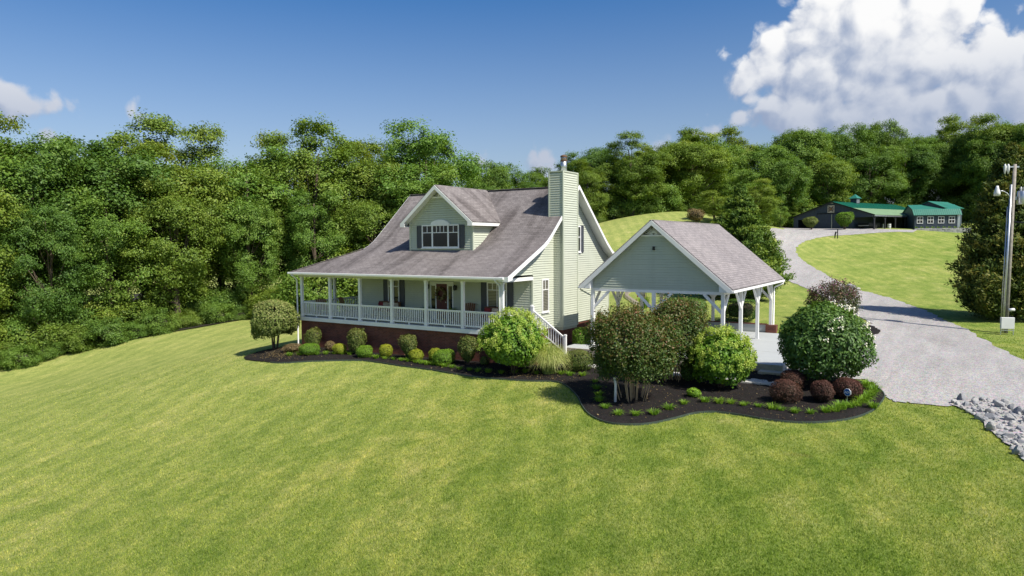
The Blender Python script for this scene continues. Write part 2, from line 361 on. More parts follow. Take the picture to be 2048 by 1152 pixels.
def mat_gravel(name, cols, bs=.5):
    mt, nt, o = new_mat(name)
    v = coords(nt)
    f = noise(nt, v, 34, 4, .75)
    vo = nt.nodes.new('ShaderNodeTexVoronoi'); vo.inputs['Scale'].default_value = 22; nt.links.new(v, vo.inputs['Vector'])
    bg_ = noise(nt, mapping(nt, v, (1, .35, 1), (0, 0, R(8))), .33, 6, .65, .3)
    c = ramp(nt, f, [(.25, cols[0]), (.5, cols[1]), (.78, cols[2])])
    c = mixc(nt, .35, c, vo.outputs['Color'], 'OVERLAY')
    hsn = nt.nodes.new('ShaderNodeHueSaturation'); hsn.inputs['Saturation'].default_value = .55; nt.links.new(c, hsn.inputs['Color'])
    md_ = noise(nt, v, 5.5, 6, .72); trk = noise(nt, mapping(nt, v, (1.6, .25, 1), (0, 0, R(14))), 1.1, 4, .6)
    hcol = mixc(nt, .8, hsn.outputs[0], ramp(nt, md_, [(.3, (.80, .79, .78)), (.5, (1, 1, 1)), (.7, (1.18, 1.17, 1.16))]), 'MULTIPLY')
    hcol = mixc(nt, .6, hcol, ramp(nt, trk, [(.35, (.84, .83, .82)), (.65, (1.12, 1.11, 1.10))]), 'MULTIPLY')
    c = mixc(nt, .7, hcol, ramp(nt, bg_, [(.28, (.74, .73, .72)), (.5, (1, 1, 1)), (.72, (1.14, 1.12, 1.10))]), 'MULTIPLY')
    nr = bump(nt, vo.outputs['Distance'], bs, .03)
    principled(nt, o, c, .95, nr, 0, .15); return mt
M['gravel'] = mat_gravel('crushed_limestone', ((.17, .157, .148), (.325, .305, .29), (.50, .47, .45)))
M['mulch'] = mat_gravel('black_mulch', ((.006, .005, .005), (.016, .012, .011), (.05, .037, .030)), .9)
M['woodfloor'] = mat_gravel('leaf_litter', ((.018, .015, .008), (.035, .032, .015), (.06, .055, .025)), .6)

def mat_stone():
    mt, nt, o = new_mat('limestone_rock')
    oi = nt.nodes.new('ShaderNodeObjectInfo')
    v = coords(nt)
    c = ramp(nt, noise(nt, v, 7, 5, .65), [(.3, (.23, .235, .245)), (.7, (.46, .455, .44))])
    c = mixc(nt, .75, c, ramp(nt, oi.outputs['Random'], [(0, (.62, .64, .70)), (.5, (.95, .95, .95)), (1, (1.25, 1.2, 1.1))]), 'MULTIPLY')
    principled(nt, o, c, .9, bump(nt, noise(nt, v, 25, 4), .5, .02), 0, .2); return mt
M['stone'] = mat_stone()

def mat_leaf(name, stops, trans=.30, objvar=.20, gloss=.022, gain=1.0):
    """stops: colour ramp over the per-leaf random attribute 'rnd'"""
    mt, nt, o = new_mat(name)
    at = nt.nodes.new('ShaderNodeAttribute'); at.attribute_name = 'rnd'
    oi = nt.nodes.new('ShaderNodeObjectInfo')
    c = ramp(nt, at.outputs['Fac'], [(p, tuple(x*gain for x in q)) for p, q in stops])
    if objvar:
        k = ramp(nt, oi.outputs['Random'], [(0, (1-objvar, 1-objvar*.6, 1-objvar*.6)), (.35, (1.0, 1.0, .9)), (.7, (1+objvar*.5, 1+objvar*.3, 1.0)), (1, (1-objvar*.25, 1+objvar*.1, 1.0))])
        c = mixc(nt, 1.0, c, k, 'MULTIPLY')
    d = nt.nodes.new('ShaderNodeBsdfDiffuse'); nt.links.new(c, d.inputs[0])
    t = nt.nodes.new('ShaderNodeBsdfTranslucent'); nt.links.new(mixc(nt, 1.0, c, (1.5, 1.4, .6), 'MULTIPLY'), t.inputs[0])
    mx = nt.nodes.new('ShaderNodeMixShader'); mx.inputs[0].default_value = trans
    nt.links.new(d.outputs[0], mx.inputs[1]); nt.links.new(t.outputs[0], mx.inputs[2])
    g = nt.nodes.new('ShaderNodeBsdfGlossy'); g.inputs['Roughness'].default_value = .55; g.inputs[0].default_value = (.8, .85, .8, 1)
    m2 = nt.nodes.new('ShaderNodeMixShader'); m2.inputs[0].default_value = gloss
    nt.links.new(mx.outputs[0], m2.inputs[1]); nt.links.new(g.outputs[0], m2.inputs[2]); nt.links.new(m2.outputs[0], o.inputs[0])
    return mt
M['leaf_mid'] = mat_leaf('leaf_oak', [(0, (.040, .078, .012)), (.5, (.070, .122, .018)), (1, (.125, .170, .034))], gain=2.0)
M['leaf_yel'] = mat_leaf('leaf_hickory', [(0, (.050, .085, .010)), (.5, (.095, .140, .018)), (1, (.165, .195, .038))], gain=1.75)
M['leaf_dark'] = mat_leaf('leaf_maple', [(0, (.030, .060, .010)), (.5, (.056, .098, .015)), (1, (.105, .145, .028))], gain=2.2)
M['leaf_box'] = mat_leaf('leaf_boxwood', [(0, (.040, .085, .008)), (.6, (.080, .150, .014)), (1, (.135, .21, .026))], .25, .12, .02, 1.75)
M['leaf_gold'] = mat_leaf('leaf_gold_shrub', [(0, (.085, .125, .008)), (.6, (.20, .235, .018)), (1, (.34, .33, .04))], .25, .15, .02, 1.3)
M['leaf_priv'] = mat_leaf('leaf_privet', [(0, (.035, .065, .012)), (.5, (.080, .115, .022)), (1, (.165, .160, .05))], .2, .12, .02, 1.25)
M['leaf_olive'] = mat_leaf('leaf_olive_shrub', [(0, (.060, .095, .016)), (.5, (.115, .155, .034)), (1, (.24, .24, .085))], .25, 0, .02, 1.3)
M['leaf_tan'] = mat_leaf('leaf_dry', [(0, (.10, .07, .03)), (.5, (.21, .15, .07)), (1, (.30, .235, .13))], .15, .1)
M['leaf_lime'] = mat_leaf('leaf_hydrangea', [(0, (.045, .105, .008)), (.5, (.085, .17, .013)), (1, (.15, .25, .026))], .3, .05, .03, 1.5)
M['bloom_lime'] = mat_leaf('bloom_hydrangea', [(0, (.15, .26, .03)), (.5, (.27, .37, .06)), (1, (.46, .50, .15))], .3, .05, .02, 1.25)
M['leaf_crape'] = mat_leaf('leaf_crape', [(0, (.026, .060, .008)), (.42, (.056, .092, .015)), (.66, (.105, .085, .026)), (1, (.185, .075, .045))], .28, .08, .03, 1.35)
M['leaf_purple'] = mat_leaf('leaf_purple_crape', [(0, (.030, .052, .014)), (.4, (.060, .070, .028)), (.75, (.14, .060, .068)), (1, (.22, .06, .15))], .2, 0, .02, 1.4)
M['leaf_gard'] = mat_leaf('leaf_gardenia', [(0, (.020, .055, .007)), (.5, (.042, .095, .012)), (1, (.09, .155, .024))], .25, 0, .04, 1.5)
M['leaf_barb'] = mat_leaf('leaf_barberry', [(0, (.034, .022, .014)), (.5, (.072, .036, .028)), (1, (.120, .054, .044))], .15, .1, .015, 1.1)
M['leaf_cedar'] = mat_leaf('leaf_cedar', [(0, (.020, .042, .008)), (.5, (.045, .075, .012)), (1, (.110, .140, .022))], .25, .1, .015, 2.5)
M['leaf_cedar2'] = mat_leaf('leaf_cedar_bronze', [(0, (.016, .030, .007)), (.5, (.038, .058, .012)), (1, (.11, .10, .024))], .2, .05, .015, 1.9)
M['leaf_tuft'] = mat_leaf('leaf_liriope', [(0, (.075, .16, .012)), (.5, (.13, .24, .018)), (1, (.22, .32, .04))], .3, .2, .02, 1.25)
M['leaf_grass'] = mat_leaf('leaf_miscanthus', [(0, (.075, .12, .025)), (.5, (.16, .20, .055)), (1, (.32, .31, .13))], .35, 0, .02, 2.1)

# ------------------------------------------------------------------ mesh helpers
class MB:
    def __init__(s): s.v = []; s.f = []; s.mi = []; s.cur = 0
    def face(s, pts):
        n = len(s.v); s.v += [tuple(p) for p in pts]; s.f.append(tuple(range(n, n+len(pts)))); s.mi.append(s.cur); return s
    def box(s, x0, x1, y0, y1, z0, z1):
        n = len(s.v)
        s.v += [(x0, y0, z0), (x1, y0, z0), (x1, y1, z0), (x0, y1, z0), (x0, y0, z1), (x1, y0, z1), (x1, y1, z1), (x0, y1, z1)]
        for q in ((0, 3, 2, 1), (4, 5, 6, 7), (0, 1, 5, 4), (1, 2, 6, 5), (2, 3, 7, 6), (3, 0, 4, 7)):
            s.f.append(tuple(n+i for i in q)); s.mi.append(s.cur)
        return s
    def beam(s, p, q, w, h, up=(0, 0, 1)):
        p, q, up = Vector(p), Vector(q), Vector(up)
        d = (q-p).normalized(); sx = d.cross(up)
        if sx.length < 1e-4: sx = d.cross(Vector((1, 0, 0)))
        sx.normalize(); uz = sx.cross(d)
        n = len(s.v)
        for e in (p, q):
            for a, b in ((-1, -1), (1, -1), (1, 1), (-1, 1)): s.v.append(tuple(e+sx*a*w/2+uz*b*h/2))
        for k in ((0, 1, 2, 3), (7, 6, 5, 4), (0, 4, 5, 1), (1, 5, 6, 2), (2, 6, 7, 3), (3, 7, 4, 0)):
            s.f.append(tuple(n+i for i in k)); s.mi.append(s.cur)
        return s
    def tube(s, pts, rad, n=8, cap=True):
        pts = [Vector(p) for p in pts]
        if isinstance(rad, (int, float)): rad = [rad]*len(pts)
        b = len(s.v); pd = None
        for i, p in enumerate(pts):
            d = (pts[min(i+1, len(pts)-1)]-pts[max(i-1, 0)]).normalized()
            a = Vector((1, 0, 0)) if abs(d.x) < .8 else Vector((0, 1, 0))
            if pd is not None: a = pd
            x = (a-d*a.dot(d)).normalized(); y = d.cross(x); pd = x
            for k in range(n):
                t = 2*math.pi*k/n; s.v.append(tuple(p+(x*math.cos(t)+y*math.sin(t))*rad[i]))
        for i in range(len(pts)-1):
            for k in range(n):
                s.f.append((b+i*n+k, b+i*n+(k+1) % n, b+(i+1)*n+(k+1) % n, b+(i+1)*n+k)); s.mi.append(s.cur)
        if cap:
            s.f.append(tuple(b+k for k in range(n))[::-1]); s.mi.append(s.cur)
            s.f.append(tuple(b+(len(pts)-1)*n+k for k in range(n))); s.mi.append(s.cur)
        return s
    def extrude(s, poly, off):
        """prism: polygon points (3d) swept by vector off"""
        off = Vector(off); n = len(poly)
        a = [Vector(p) for p in poly]; b = [p+off for p in a]
        s.face(a[::-1]); s.face(b)
        for i in range(n): s.face([a[i], a[(i+1) % n], b[(i+1) % n], b[i]])
        return s
    def mesh(s, name, mats, smooth=False):
        me = bpy.data.meshes.new(name); me.from_pydata(s.v, [], s.f)
        if not isinstance(mats, (list, tuple)): mats = [mats]
        for q in mats: me.materials.append(q)
        if len(mats) > 1: me.polygons.foreach_set('material_index', s.mi)
        uv = me.uv_layers.new(name='UVMap'); dat = np.zeros(len(me.loops)*2)
        for p in me.polygons:                                  # gravity-aligned metric uv
            nr = p.normal
            vd = Vector((0, 0, 1))-nr*nr.z
            if vd.length < .05: ud, vd = Vector((1, 0, 0)), Vector((0, 1, 0))
            else: vd.normalize(); ud = vd.cross(nr)
            for li in p.loop_indices:
                co = me.vertices[me.loops[li].vertex_index].co
                dat[2*li] = co.dot(ud); dat[2*li+1] = co.dot(vd)
        uv.data.foreach_set('uv', dat)
        if smooth: me.polygons.foreach_set('use_smooth', [True]*len(me.polygons))
        me.update(); return me
    def build(s, name, mats, parent=None, smooth=False, bevel=0, label=None):
        o = bpy.data.objects.new(name, s.mesh(name, mats, smooth)); COL.objects.link(o)
        if parent: o.parent = parent
        if label: o['label'] = label
        if bevel:
            b = o.modifiers.new('bevel', 'BEVEL'); b.width = bevel; b.segments = 1; b.limit_method = 'ANGLE'
        return o
def link(name, me, parent=None, loc=None):
    o = bpy.data.objects.new(name, me); COL.objects.link(o)
    if parent: o.parent = parent
    if loc: o.location = loc
    return o
def thing(name, label, cat, loc=(0, 0, 0), rz=0, group=None):
    o = bpy.data.objects.new(name, None); COL.objects.link(o); o.empty_display_size = .2
    o.location = loc; o.rotation_euler = (0, 0, rz)
    tag(o, label, cat, group); return o
def tag(o, label=None, cat=None, group=None, kind=None):
    if label: o['label'] = label
    if cat: o['category'] = cat
    if group: o['group'] = group
    if kind: o['kind'] = kind
    return o
def copy_tree(o, parent=None):
    c = o.copy(); COL.objects.link(c); c.parent = parent
    for ch in list(o.children): copy_tree(ch, c)
    return c

# ------------------------------------------------------------------ foliage helpers (numpy)
def leafmesh(name, P, Nn, size, aspect, rnd, mat, fold=.18, seed=0, tipdir=None):
    rg = np.random.default_rng(seed+77)
    n = len(P); Nn = Nn/np.linalg.norm(Nn, axis=1, keepdims=True)
    a = rg.normal(size=(n, 3)) if tipdir is None else tipdir
    T = a-Nn*(a*Nn).sum(1, keepdims=True); T /= np.linalg.norm(T, axis=1, keepdims=True)+1e-9
    B = np.cross(Nn, T)
    size = np.broadcast_to(size, (n,))[:, None]
    l, w = size*.5, size*aspect*.5
    V = np.empty((n, 4, 3))
    V[:, 0] = P-T*l; V[:, 2] = P+T*l
    V[:, 1] = P+B*w+Nn*size*fold*aspect-T*l*.1; V[:, 3] = P-B*w+Nn*size*fold*aspect-T*l*.1
    me = bpy.data.meshes.new(name)
    me.vertices.add(4*n); me.vertices.foreach_set('co', V.reshape(-1).astype(np.float32))
    me.loops.add(4*n); me.loops.foreach_set('vertex_index', np.arange(4*n, dtype=np.int32))
    me.polygons.add(n); me.polygons.foreach_set('loop_start', np.arange(0, 4*n, 4, dtype=np.int32))
    me.materials.append(mat)
    at = me.attributes.new('rnd', 'FLOAT', 'POINT')
    at.data.foreach_set('value', np.repeat(np.clip(rnd, 0, 1), 4).astype(np.float32))
    me.update(calc_edges=True); return me
def unit(rg, n):
    v = rg.normal(size=(n, 3)); return v/np.linalg.norm(v, axis=1, keepdims=True)

def lumps(rg, k=26):
    c = unit(rg, k); a = rg.uniform(-.10, .16, k); c2 = unit(rg, 170); a2 = rg.uniform(-.07, .10, 170)
    return lambda d: (np.exp((d@c.T-1)*9)*a).sum(1)+(np.exp((d@c2.T-1)*70)*a2).sum(1)

def shrub_mesh(name, seed, w, h, n, leaf, mat, aspect=.6, square=2.0, lump=1.0, vase=0, depth=.3, up=.35, zb=0, rnd_top=.25, tip=None, flat=0):
    """rounded shrub: leaves in a lumpy super-ellipsoid shell, base at z=0"""
    rg = np.random.default_rng(seed)
    d = unit(rg, n); d[:, 2] = np.where(d[:, 2] < -.75, -d[:, 2], d[:, 2])
    e = square
    s = (np.abs(d)**e).sum(1)**(-1/e)                 # superellipsoid radius
    f = 1+lumps(rg)(d)*lump; f = f/np.quantile(f, .88)
    u = rg.uniform(size=n)**.5
    rr = s*f*(1-depth*(1-u))*(1+np.maximum(0, rg.normal(size=n)-1.2)*.05)
    P = d*rr[:, None]
    t = np.clip((P[:, 2]+1)/2, 0, 1)
    nar = 1-vase*(1-t)**1.4
    X = np.empty_like(P); X[:, 0] = P[:, 0]*w/2*nar; X[:, 1] = P[:, 1]*w/2*nar; X[:, 2] = zb+(P[:, 2]+1)*.5*(h-zb)
    Nn = d*np.array([1, 1, w/h])+rg.normal(size=(n, 3))*.45+np.array([0, 0, up])
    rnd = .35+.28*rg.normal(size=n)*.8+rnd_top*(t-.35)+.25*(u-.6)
    return leafmesh(name, X, Nn, leaf*rg.uniform(.7, 1.3, n), aspect, rnd, mat, seed=seed)

def core_mesh(name, seed, w, h, mat, vase=0, zb=0, square=2.0, k=.62):
    rg = np.random.default_rng(seed)
    bm = bmesh.new(); bmesh.ops.create_icosphere(bm, subdivisions=3, radius=1)
    co = np.array([v.co[:] for v in bm.verts]); d = co/np.linalg.norm(co, axis=1, keepdims=True)
    s = (np.abs(d)**square).sum(1)**(-1/square)
    P = d*(s*k*(1+.5*lumps(rg)(d)+rg.normal(size=len(d))*.02))[:, None]
    t = np.clip((P[:, 2]+1)/2, 0, 1); nar = 1-vase*(1-t)**1.4
    for v, p, q in zip(bm.verts, P, nar): v.co = (p[0]*w/2*q, p[1]*w/2*q, zb+(p[2]+1)*.5*(h-zb))
    me = bpy.data.meshes.new(name); bm.to_mesh(me); bm.free(); me.materials.append(mat); return me

def make_shrub(name, label, cat, loc, w, h, seed, n, leaf, mat, group=None, stems=0, core='twig', zb=0, rz=0, **kw):
    t = thing(name, label, cat, loc, rz, group)
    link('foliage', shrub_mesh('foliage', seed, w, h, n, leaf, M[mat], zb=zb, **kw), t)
    link('twigs', core_mesh('twigs', seed, w, h, M[core], kw.get('vase', 0), zb, kw.get('square', 2.0)), t)
    rg = random.Random(seed)
    for k in range(max(stems, 1)):
        a = rg.uniform(0, 6.28); r = rg.uniform(.02, .05)*w
        mb = MB(); hh = zb+(h-zb)*.5
        mb.tube([(r*math.cos(a), r*math.sin(a), -.12), (r*2*math.cos(a), r*2*math.sin(a), hh*.5), (r*4*math.cos(a), r*4*math.sin(a), hh)], [.03*w**.5, .025*w**.5, .012], 6)
        mb.build('stem', M['trunk'], t, True)
    return t

def crown_leaves(rg, h, w, base, nl, nc, nf, leaf, shape=1.0, flat=.72, rc=.47):
    """deciduous crown: lobes > clumps > leaves; returns P, N, rnd, lobe centres"""
    a, c = w/2, h*(1-base)/2; cz = h*(1+base)/2
    k = np.arange(nl)+.5; ph = np.arccos(1-2*k/nl); th = np.pi*(1+5**.5)*k+rg.uniform(0, 6)
    d = np.stack([np.cos(th)*np.sin(ph), np.sin(th)*np.sin(ph), np.cos(ph)], 1)+rg.normal(size=(nl, 3))*.38
    d /= np.linalg.norm(d, axis=1, keepdims=True)
    rad = rg.uniform(.42, .88, nl)
    Lc = d*rad[:, None]*np.array([a, a, c])
    tt = (Lc[:, 2]/c+1)/2
    nar = np.where(tt > .45, 1-.16*shape*((tt-.45)/.55)**2, 1-.30*((.45-tt)/.45)**1.5)
    Lc[:, :2] *= nar[:, None]; Lc[:, 2] += cz
    Lr = rg.uniform(.17, .34, nl)*w*.66
    cd_ = unit(rg, nl*nc); base_d = np.repeat(d, nc, 0)
    cd_ = cd_+base_d*.75+np.array([0, 0, .35]); cd_ /= np.linalg.norm(cd_, axis=1, keepdims=True)
    Cc = np.repeat(Lc, nc, 0)+cd_*(np.repeat(Lr, nc)*rg.uniform(.55, 1.08, nl*nc))[:, None]*np.array([1, 1, .95])
    cr = rg.uniform(.65, 1.35, nl*nc)*rc
    n = nl*nc*nf
    g = rg.normal(size=(n, 3))*np.array([1, 1, flat])*.62
    P = np.repeat(Cc, nf, 0)+g*np.repeat(cr, nf)[:, None]
    Nn = np.repeat(cd_, nf, 0)*.8+np.array([0, 0, .35])+rg.normal(size=(n, 3))*.42
    rnd = .42+np.repeat(rg.normal(size=nl)*.07, nc*nf)+np.repeat(rg.normal(size=nl*nc)*.11, nf)+rg.normal(size=n)*.17
    return P, Nn, rnd, Lc

def tree_variant(seed, h, w, base, mat, nl=48, nc=24, nf=48, leaf=.185, shape=1.0):
    rg = np.random.default_rng(seed)
    P, Nn, rnd, Lc = crown_leaves(rg, h, w, base, nl, nc, nf, leaf, shape)
    keep = P[:, 2] > .35
    P, Nn, rnd = P[keep], Nn[keep], rnd[keep]
    cm = leafmesh('crown', P, Nn, leaf*rg.uniform(.7, 1.35, len(P)), .62, rnd, mat, seed=seed)
    mb = MB(); r0 = .018*h+.06
    tp = [(0, 0, -.6), (0, 0, .3)]; lean = rg.normal(size=2)*.35
    for k in range(1, 7):
        f = k/6; tp.append((lean[0]*f+rg.normal()*.08, lean[1]*f+rg.normal()*.08, h*.82*f))
    mb.tube(tp, [r0*1.5, r0*1.1]+[r0*(1-.82*k/6) for k in range(1, 7)], 9)
    for q in Lc[rg.permutation(len(Lc))[:16]]:
        z0 = max(h*.16, q[2]*rg.uniform(.45, .75)); f = z0/(h*.82)
        s = Vector((lean[0]*f, lean[1]*f, z0)); e = Vector(q); md = s.lerp(e, .5)+Vector((0, 0, -.06*h*rg.uniform(0, 1)))
        mb.tube([s, md, e], [r0*.38*(1-f*.6), r0*.24*(1-f*.6), .025], 6)
    return cm, mb.mesh('trunk', M['trunk'], True)

def cedar_mesh(seed, h, w, mat, n_br=330, nf=105, leaf=.17, expo=.9):
    """dense conical evergreen made of many upswept sprays"""
    rg = np.random.default_rng(seed)
    t = rg.uniform(0, 1, n_br)**1.25
    ang = rg.uniform(0, 2*np.pi, n_br)
    prof = np.clip((1-t)**expo*(.55+.45*np.minimum(1, t/.10)), .03, 1)*w/2*(1+.20*np.sin(ang*3+seed)+rg.normal(size=n_br)*.13)
    z = .25+t*(h-.5)
    tip = np.stack([np.cos(ang)*prof, np.sin(ang)*prof, z+.20*prof], 1)
    root = np.stack([np.zeros(n_br), np.zeros(n_br), z-.12*prof], 1)
    s = rg.uniform(.42, 1.05, (n_br, nf)); s = np.where(rg.uniform(size=s.shape) < .7, np.maximum(s, .66), s)
    P = root[:, None]*(1-s[..., None])+tip[:, None]*s[..., None]
    sp = (.12+.30*np.sin(np.clip((s-.4)/.65, 0, 1)*np.pi))*(.35+.65*prof[:, None]/(w/2))*1.15
    P = P+rg.normal(size=P.shape)*sp[..., None]*np.array([1, 1, .75])*.75
    out_ = (tip-root)/np.linalg.norm(tip-root, axis=1, keepdims=True)
    n = n_br*nf; P = P.reshape(-1, 3)
    td = np.repeat(out_, nf, 0)+np.array([0, 0, .55])+rg.normal(size=(n, 3))*.35
    Nn = np.repeat(out_, nf, 0)*.5+rg.normal(size=(n, 3))*.6+np.array([0, 0, .3])
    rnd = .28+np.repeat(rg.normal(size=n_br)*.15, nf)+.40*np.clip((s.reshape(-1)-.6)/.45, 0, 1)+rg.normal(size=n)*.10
    return leafmesh('crown', P, Nn, leaf*rg.uniform(.7, 1.5, n), .36, rnd, mat, seed=seed, tipdir=td)

def blades_mesh(name, seed, n, h, spread, width, mat, droop=.6, segs=4, core=.12):
    rg = np.random.default_rng(seed)
    V = []; F = []; A = []
    for i in range(n):
        a = rg.uniform(0, 2*np.pi); r0 = core*math.sqrt(rg.uniform()); L_ = h*rg.uniform(.65, 1.15); out_ = spread*rg.uniform(.15, 1.0)
        b = np.array([math.cos(a)*r0, math.sin(a)*r0, 0]); dd = np.array([math.cos(a), math.sin(a), 0]); sd = np.array([-dd[1], dd[0], 0])
        n0 = len(V); rn = rg.uniform(); dr_ = droop*rg.uniform(.75, 1.3)*(.6+.5*out_/spread)
        for k in range(segs+1):
            f = k/segs
            p = b+dd*out_*f**1.4+np.array([0, 0, L_*(f-dr_*f**3*.62)])
            ww = width*(1-f*.85)
            V += [p-sd*ww, p+sd*ww]; A += [rn*.6+f*.4]*2
        for k in range(segs): F.append((n0+2*k, n0+2*k+1, n0+2*k+3, n0+2*k+2))
    me = bpy.data.meshes.new(name); me.from_pydata([tuple(v) for v in V], [], F); me.materials.append(mat)
    at = me.attributes.new('rnd', 'FLOAT', 'POINT'); at.data.foreach_set('value', np.array(A, dtype=np.float32)); return me

# ================================================================== SETTING
def axis(lo, hi, segs):
    """segs: list of (start, end, step) inside; coarse growth outside"""
    a = []
    for s, e, st in segs: a += list(np.arange(s, e, st))
    a.append(segs[-1][1])
    st = segs[-1][2]; x = a[-1]
    while x < hi: st *= 1.35; x += st; a.append(min(x, hi))
    st = segs[0][2]; x = a[0]; pre = []
    while x > lo: st *= 1.35; x -= st; pre.append(max(x, lo))
    return np.array(pre[::-1]+a)
gx = axis(-1500, 1500, [(-70, -20, 1.25), (-20, 26, .5), (26, 60, 1.25)])
gy = axis(-1200, 1800, [(-45, -26, 1.25), (-26, 20, .5), (20, 150, 1.25)])
GX, GY = np.meshgrid(gx, gy)
GZ = H(GX, GY)
nx, ny = len(gx), len(gy)
me = bpy.data.meshes.new('ground')
idx = np.arange(nx*ny).reshape(ny, nx)
q = np.stack([idx[:-1, :-1], idx[:-1, 1:], idx[1:, 1:], idx[1:, :-1]], -1).reshape(-1, 4)
me.vertices.add(nx*ny); me.vertices.foreach_set('co', np.stack([GX, GY, GZ], -1).reshape(-1).astype(np.float32))
me.loops.add(len(q)*4); me.loops.foreach_set('vertex_index', q.reshape(-1).astype(np.int32))
me.polygons.add(len(q)); me.polygons.foreach_set('loop_start', np.arange(0, len(q)*4, 4, dtype=np.int32))
me.polygons.foreach_set('use_smooth', np.ones(len(q), dtype=bool))
me.materials.append(M['lawn']); me.update(calc_edges=True)
ground = link('ground', me); tag(ground, 'mown green and straw coloured lawn sloping round the house', None, None, 'structure')

def catmull(p, n=6, closed=False):
    p = [np.array(a, float) for a in p]; o = []
    for i in range(len(p)-(0 if closed else 1)):
        if closed: a, b, c, d = p[i-1], p[i], p[(i+1) % len(p)], p[(i+2) % len(p)]
        else: a, b, c, d = p[max(i-1, 0)], p[i], p[i+1], p[min(i+2, len(p)-1)]
        for k in range(n):
            t = k/n; o.append(.5*((2*b)+(c-a)*t+(2*a-5*b+4*c-d)*t*t+(3*b-a-3*c+d)*t**3))
    if not closed: o.append(p[-1])
    return o
def inside(poly, x, y):
    r = np.zeros(len(x), bool); n = len(poly)
    for i in range(n):
        x1, y1 = poly[i]; x2, y2 = poly[(i+1) % n]
        if y1 == y2: continue
        c = ((y1 > y) != (y2 > y)) & (x < (x2-x1)*(y-y1)/(y2-y1)+x1); r ^= c
    return r
def drape(name, poly, step, off, mat, seed=0, mound=0):
    poly = [(float(a[0]), float(a[1])) for a in poly]
    P = np.array(poly); x0, y0 = P.min(0); x1, y1 = P.max(0)
    X, Y = np.meshgrid(np.arange(x0+step/2, x1, step), np.arange(y0+step/2, y1, step)); X = X.ravel(); Y = Y.ravel()
    ins = inside(poly, X, Y)
    dist = np.full(len(X), 9e9)
    for i in range(len(P)):
        a, b = P[i], P[(i+1) % len(P)]; ab = b-a; t = np.clip(((X-a[0])*ab[0]+(Y-a[1])*ab[1])/(ab@ab+1e-9), 0, 1)
        dist = np.minimum(dist, np.hypot(X-a[0]-t*ab[0], Y-a[1]-t*ab[1]))
    k = ins & (dist > step*.35); X, Y, dist = X[k], Y[k], dist[k]
    vs = [Vector(a) for a in poly]+[Vector((a, b)) for a, b in zip(X, Y)]
    n = len(poly)
    r = delaunay_2d_cdt(vs, [(i, (i+1) % n) for i in range(n)], [], 1, 1e-4)
    XY = np.array([(v.x, v.y) for v in r[0]])
    Z = H(XY[:, 0], XY[:, 1])+off
    if mound:
        rg = np.random.default_rng(seed)
        Z[n:] += mound*rg.uniform(.3, 1.2, len(Z)-n)
    me = bpy.data.meshes.new(name); me.from_pydata([(a, b, c) for (a, b), c in zip(XY, Z)], [], [list(f) for f in r[2]])
    me.materials.append(mat); me.polygons.foreach_set('use_smooth', [True]*len(me.polygons)); me.update()
    o = link(name, me); return o
def rough_edge(poly, amp, seed):
    rg = np.random.default_rng(seed); return [(a[0]+rg.normal()*amp, a[1]+rg.normal()*amp) for a in poly]

DR = [(24.5, 6), (21.51, 10.45), (19.8, 19.64), (18.52, 24.48), (16.92, 30.29), (14.98, 35.65), (12.82, 39.53), (10.8, 41.85), (7.32, 49.15), (4.3, 55.32), (1.92, 63.56), (0.87, 69.15), (0.85, 73.41), (1.62, 78.04), (3.33, 84.55), (5.93, 90.0), (9.5, 95.5), (12.6, 98.0)]
DL = [(13.2, 103.5), (7.5, 100.5), (-5.9, 106.5), (-9.5, 107.0), (-8.5, 101.0), (-5.0, 92.0), (-3.2, 81.0), (-2.45, 73.5), (-1.8, 69.2), (.75, 58.3), (3.25, 47.9), (5.04, 42.4), (7.31, 38.95), (10.14, 33.0), (13.3, 23.5), (14.3, 19.5), (13.2, 16.5), (12.4, 13.5), (12.4, 3.0), (15.0, 3.2), (15.9, 2.9), (16.3, 2.0), (16.75, .95), (17.2, .5), (18.98, .7), (20.1, .4), (22, -1.0), (26, -1.0)]
dpoly = rough_edge([tuple(a) for a in catmull(DR, 10)]+[tuple(a) for a in catmull(DL, 8)], .09, 3)
drv = drape('driveway', dpoly, .8, .035, M['gravel']); tag(drv, 'pale crushed stone driveway curving uphill to the green roofed barn', None, None, 'structure')
spur = drape('road', rough_edge(catmull([(-9.4, 103.5), (-14, 106.5), (-22, 109.5), (-22, 111.0), (-14, 108.6), (-9.3, 106.5)], 8, True), .05, 5), 1.0, .035, M['gravel']); tag(spur, None, None, None, 'structure')

BED = [(-14.3, -3.8), (-12.14, -3.82), (-10.64, -3.04), (-8.61, -2.06), (-7.35, -1.84), (-5.02, -2.07), (-2.94, -2.2), (-0.89, -2.47), (0.85, -2.48), (2.61, -2.27), (3.96, -1.92), (4.88, -2.46), (6.0, -3.7), (6.85, -4.93), (7.62, -5.84), (8.49, -6.4), (9.23, -6.35), (9.95, -5.84), (10.49, -4.82), (10.92, -3.9), (11.52, -3.45), (12.41, -3.41), (13.47, -3.53), (14.42, -3.37), (15.3, -2.83), (15.98, -2.02), (16.42, -0.95), (16.62, 0.45), (16.6, 1.33), (16.31, 2.06), (15.7, 2.87)]
edge = [tuple(a) for a in catmull(BED, 6)]
back = [(14.5, 3.0), (1.7, 3.0), (1.7, 8.5), (0.1, 8.5), (0.1, .1), (-14.9, .1), (-15.6, .2), (-16.6, -.4), (-17.0, -1.6), (-16.4, -3.0), (-15.4, -3.6)]
bed = drape('planting_bed', edge+back, .22, .045, M['mulch'], 2, .05); tag(bed, 'black mulch planting bed wrapping round the porch and carport', None, None, 'structure')
